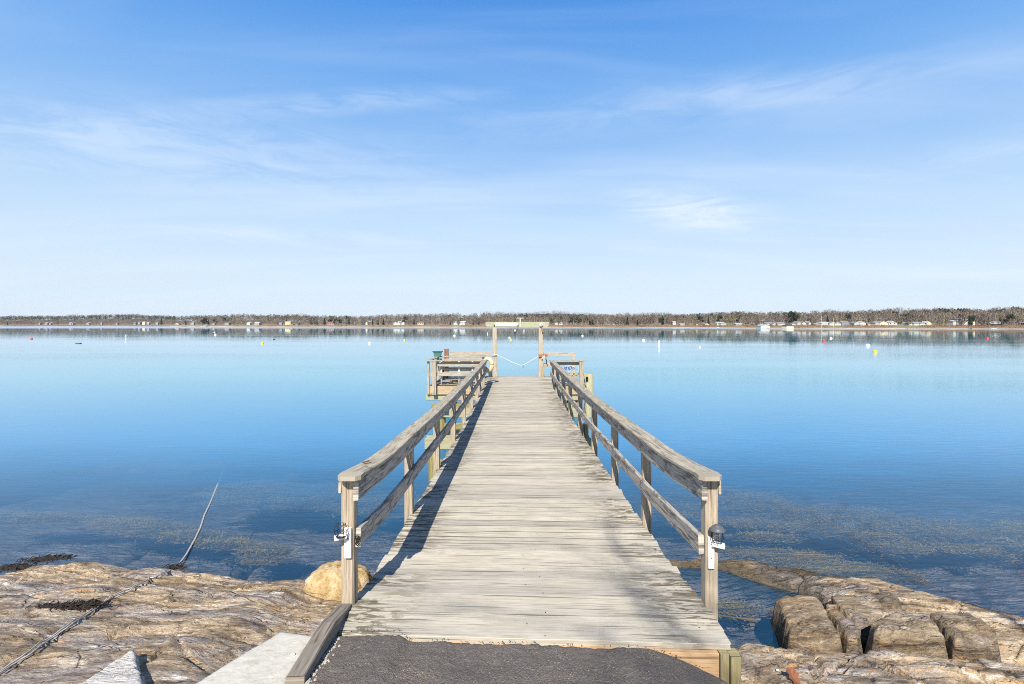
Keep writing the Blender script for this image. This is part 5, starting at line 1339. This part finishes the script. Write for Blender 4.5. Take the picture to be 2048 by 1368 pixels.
HL = [(81, 648, 3, 3.2, 'white', 'grey', 'tiny white cottage, first house from the left on the far shore', 0), (95, 648, 8, 4, 'white', 'grey', 'wide white house near the left end of the far shore', 0), (102, 647.5, 3, 3, 'white', 'pale', 'small white cottage touching the wide white house at far left', 1),
      (142, 648, 5, 3.4, 'white', 'pale', 'white house left of the pair above the far left beach', 0), (147.5, 648, 3, 3.4, 'white', 'grey', 'small white gable right of the pair above the far left beach', 1), (177, 648, 6, 4.2, 'white', 'pale', 'lone white gabled house above the far left meadow', 1), (204, 646.5, 3, 3.6, 'white', 'grey', 'tiny white tower like house above the far left beach', 1), (234, 648, 5, 3, 'white', 'grey', 'small white house left of the long pale beach', 0),
      (271, 647, 5, 3.5, 'white', 'grey', 'white house at the left of the dense left cluster', 0), (280, 645.5, 4, 3, 'white', 'grey', 'small white house high in the dense left cluster', 1), (289, 646.5, 6, 3.8, 'cream', 'pale', 'cream house in the middle of the dense left cluster', 0), (297, 647, 5, 3.5, 'white', 'pale', 'white house at the right of the dense left cluster', 0), (315, 646.5, 5, 3.2, 'grey', 'grey', 'grey house just right of the dense left cluster', 0),
      (356, 650.5, 10, 6, 'tan', 'brown', 'tan house with brown roof close to the left water edge', 1), (386, 647, 7, 5, 'white', 'pale', 'white twin gabled house left of the dark tree group', 1), (412, 653, 10, 4.6, 'white', 'pale', 'broad pale roofed boathouse at the water below the dark tree', 1), (429, 648.5, 5, 4, 'white', 'grey', 'small white cottage right of the pale boathouse', 1), (456, 648.5, 11, 4.5, 'grey', 'brown', 'long grey brown house in bare trees of the left bay', 0),
      (499, 647.5, 8, 4.5, 'green', 'pale', 'pale green house left of the wide white house in the left bay', 1), (516, 648, 12, 4.8, 'white', 'pale', 'wide white house with pale roof in the left bay', 0), (562, 647, 6, 3.2, 'grey', 'grey', 'low grey house left of the yellow house', 0), (577, 646.5, 12, 4.2, 'yellow', 'pale', 'large yellow house above the shore', 0), (584, 650.5, 8, 3, 'cream', 'brown', 'low cream cottage below the large yellow house', 0), (597, 646.5, 6, 4, 'grey', 'pale', 'pale grey gabled house right of the yellow house', 1),
      (662, 650, 14, 6.5, 'white', 'red', 'white house with dull red roof', 0), (710, 646, 3, 3.8, 'white', 'grey', 'narrow white house left of the dark house', 1), (728, 647, 8, 4.6, 'dark', 'dark', 'dark navy house above the orange bank', 0), (735, 647, 4, 3.6, 'cream', 'brown', 'small cream annex beside the dark navy house', 1),
      (791, 648, 7, 5, 'green', 'pale', 'left half of the pale green twin gables left of the gate frame', 1), (799, 647.5, 8, 5.4, 'white', 'pale', 'white gabled house between the pale green gables', 1), (806.5, 648, 6, 4.6, 'green', 'grey', 'right pale green gable of the group left of the gate frame', 1), (843, 649, 13, 6, 'tan', 'brown', 'tan stepped house on the bank left of the gate frame', 0), (912, 648, 8, 5.5, 'green', 'pale', 'pale green house next to the white house nearest the gate frame', 1), (925, 648, 13, 6, 'white', 'pale', 'wide white house nearest the left of the gate frame', 0),
      (1048, 646.5, 3, 3, 'white', 'grey', 'small white house seen just above the gate crossbeam', 0), (1113, 650, 5, 4.5, 'white', 'pale', 'small white house right of the gate frame', 0), (1123, 650, 8, 6, 'white', 'grey', 'larger white house with grey roof right of the gate frame', 1), (1226, 648.5, 4, 2.5, 'white', 'grey', 'tiny white cottage alone in the brown woods', 0),
      (1347, 646, 6, 3.5, 'white', 'pale', 'white house above the sandy field', 0), (1367, 650, 15, 3, 'white', 'pale', 'long low white building behind the sandy field', 0), (1392, 650, 4, 3, 'cream', 'brown', 'tiny cream cottage right of the long low building', 1), (1412, 650, 8, 3.8, 'cream', 'grey', 'cream cottage between the field and the white boathouse', 1),
      (1435, 650, 5, 6.5, 'green', 'pale', 'tall pale green narrow house by the small landing', 1), (1444, 650, 11, 6, 'white', 'pale', 'white gabled house right of the narrow green one', 1), (1476, 650.5, 13, 4.6, 'white', 'pale', 'wide low white house in bare trees before the white cluster', 0), (1511, 651, 12, 4.6, 'white', 'red', 'white cottage with red trim roof left of the large boathouse', 0),
      (1527, 656, 19, 8, 'white', 'pale', 'large white boathouse standing at the water in the white cluster', 1), (1535, 649.5, 13, 5, 'white', 'grey', 'white house behind the large boathouse', 0), (1549, 651.5, 13, 7, 'white', 'grey', 'white gabled house right of the large boathouse', 1), (1560, 651, 13, 6.5, 'white', 'grey', 'white house with long grey roof in the middle of the cluster', 0), (1575, 655.5, 16, 6, 'cream', 'dark', 'cream boathouse with dark roof close to the water', 0), (1583, 649.5, 8, 4, 'white', 'grey', 'small white house behind the dark roofed boathouse', 0),
      (1594, 648.5, 8, 6, 'white', 'grey', 'white steep gabled house on the rise right of the cluster', 1), (1604, 648, 8, 5, 'white', 'grey', 'white low gabled house next right of the steep gabled one', 1), (1615, 647, 4, 4, 'white', 'pale', 'narrow white cottage alone above the brown bank', 1), (1634, 651, 14, 4, 'white', 'pale', 'low white wing at the left of the long white houses', 0), (1646, 648.5, 16, 5, 'white', 'pale', 'long white house with pale roof above the brown bank', 0), (1662, 649.5, 14, 6, 'white', 'grey', 'white house right of the long white house', 1), (1672, 650, 12, 5, 'cream', 'pale', 'cream house left of the slate blue house', 0),
      (1687, 649, 14, 6.5, 'blue', 'grey', 'slate blue house with grey roof', 0), (1711, 649.5, 12, 6, 'green', 'grey', 'pale green gabled house right of the slate blue one', 1), (1721, 649, 12, 6.5, 'white', 'pale', 'white gabled house joined to the pale green gabled house', 1), (1735, 650, 5, 4, 'tan', 'brown', 'small tan cottage between the gabled and the large white houses', 0),
      (1750, 650, 12, 7, 'white', 'grey', 'left wing of the large white houses on the rise', 0), (1764, 650, 15, 8, 'cream', 'grey', 'cream middle house of the large white group', 1), (1781, 650, 15, 8.5, 'white', 'pale', 'right white gable of the large group beside the copper shrub', 1),
      (1814, 651, 10, 7, 'green', 'grey', 'pale green gable at the left of the long green house row', 1), (1829, 651, 16, 7.5, 'green', 'grey', 'long pale green house with grey roof', 0), (1841, 651, 10, 7, 'white', 'grey', 'white middle gable of the green house row', 1), (1852, 650, 10, 7.5, 'cream', 'pale', 'cream right gable of the green house row', 1),
      (1903, 645.5, 6, 5, 'white', 'pale', 'small white wing left of the hilltop house', 0), (1912, 643, 8, 6, 'white', 'dark', 'white hilltop house with dark roof in front of pines', 0), (1921, 644, 6, 7.5, 'white', 'grey', 'narrow tall white house on the hill', 1), (1930, 646, 10, 5, 'white', 'pale', 'low white wing in the middle of the hill group', 0), (1939, 644, 9, 6.5, 'cream', 'pale', 'cream gabled house at the right of the hill group', 1),
      (1991, 648.5, 20, 7.5, 'dark', 'dark', 'large dark navy house near the right edge', 0), (2047, 650, 8, 7, 'dark', 'grey', 'dark house cut by the right edge', 1)]
for a in HL:
    house(*a[:7], gable=bool(a[7]), t=(2.5 if a[0] in (1527, 1575, 412) else None))
# white railings before the dark house
D = Ds(1991) + 24; t = empty('deck_railing', ((1991 - CX) * D / FX, float(D), CAMZ - (648 - CY) * D / FX), label='white veranda railing in front of the large dark navy house', cat='railing')
MB().box(-4, 4, -.05, .05, 1.7, 1.9).build('rail', M_WHITE, t); MB().box(-4, 4, -.05, .05, .2, .35).build('rail', M_WHITE, t)
for k in range(9): MB().box(-4 + k - .12 + .05, -4 + k + .12, -.04, .04, .36, 1.69).build('post', M_WHITE, t)
# small landings
for px, w, lab, c in ((1435, 5, 'small pale landing stage below the narrow green house', M_WHITE), (1822, 18, 'long pinkish floating dock below the long green house', simple('faded_red_boards', (.45, .28, .26), .8)), (1985, 11, 'pale landing stage below the large dark navy house', M_WHITE), (1940, 3, 'small dark landing block below the hilltop houses', M_DBARK)):
    D = Ds(px) - 3; t = empty('landing_stage', (float((px - CX) * D / FX), float(D), 0), label=lab, cat='dock', group='docks along the far shore')
    ww = w * D / FX; MB().box(-ww / 2, ww / 2, -1.2, 1.2, .5, .8).build('deck', c, t)
    for k in range(4): x = -ww / 2 + .2 + (ww - .4) * k / 3; MB().box(x - .12, x + .12, -1.1, -.86, -1, .499).build('pile', M_DBARK, t)
for px, h in ((1432, 8), (1980, 9), (1612, 9), (1643, 9), (1667, 7)):
    D = Ds(px) + 8; t = tag(MB().tube([(0, 0, -2), (0, 0, h)], .055, 6).build('flagpole', M_WHITE), label='thin white flagpole standing on the far bank', cat='flagpole', group='flagpoles on the far bank'); t.location = (float((px - CX) * D / FX), float(D), 2)

# ------------------------------------------------------------------ the bare tree behind the viewpoint whose branches dapple the rocks
def branchy():
    mbk = MB(); rnd = random.Random(12)

    def grow(p, d, L, r_, lev):
        pts = [p]; q = Vector(p); dd = Vector(d)
        for k in range(4):
            dd = (dd + Vector((rnd.gauss(0, .16), rnd.gauss(0, .16), rnd.gauss(0, .10)))).normalized(); q = q + dd * L / 4; pts.append(q.copy())
        mbk.tube(pts, r_, 5, [r_ * (1 - .12 * k) for k in range(5)])
        if lev < 5:
            for k in range(4 if lev < 3 else (3 if lev < 4 else 2)):
                a = pts[rnd.randint(2, 4)]; nd_ = (dd + Vector((rnd.gauss(0, .65), rnd.gauss(0, .65), rnd.gauss(.05, .45)))).normalized()
                grow(a, nd_, L * rnd.uniform(.5, .75), r_ * .55, lev + 1)
    grow(Vector((0, 0, 0)), Vector((.05, .1, 1)), 3.0, .052, 0)
    return mbk


bt = empty('bare_tree', (9.3, -9.5, .9), label='leafless tree behind the viewpoint casting branch shadows on the right rocks', cat='tree')
branchy().build('limbs', M_DBARK, bt)
bt.scale = (2.9, 2.9, 2.9)

# the air over the bay
m, nt = new('air')
pv_ = nd(nt, 'ShaderNodeVolumePrincipled', {'Color': (0.80, 0.88, 1.0), 'Density': 0.00005, 'Anisotropy': 0.0})
nt.links.new(pv_.outputs[0], nd(nt, 'ShaderNodeOutputMaterial').inputs['Volume'])
hzb = MB(); hzb.quadprism([(-2600, -60), (2600, -60), (2600, 2400), (-2600, 2400)], -4.5, 75.0)
tag(hzb.build('haze', m), kind='stuff', label='thin pale air over the bay', cat='haze')
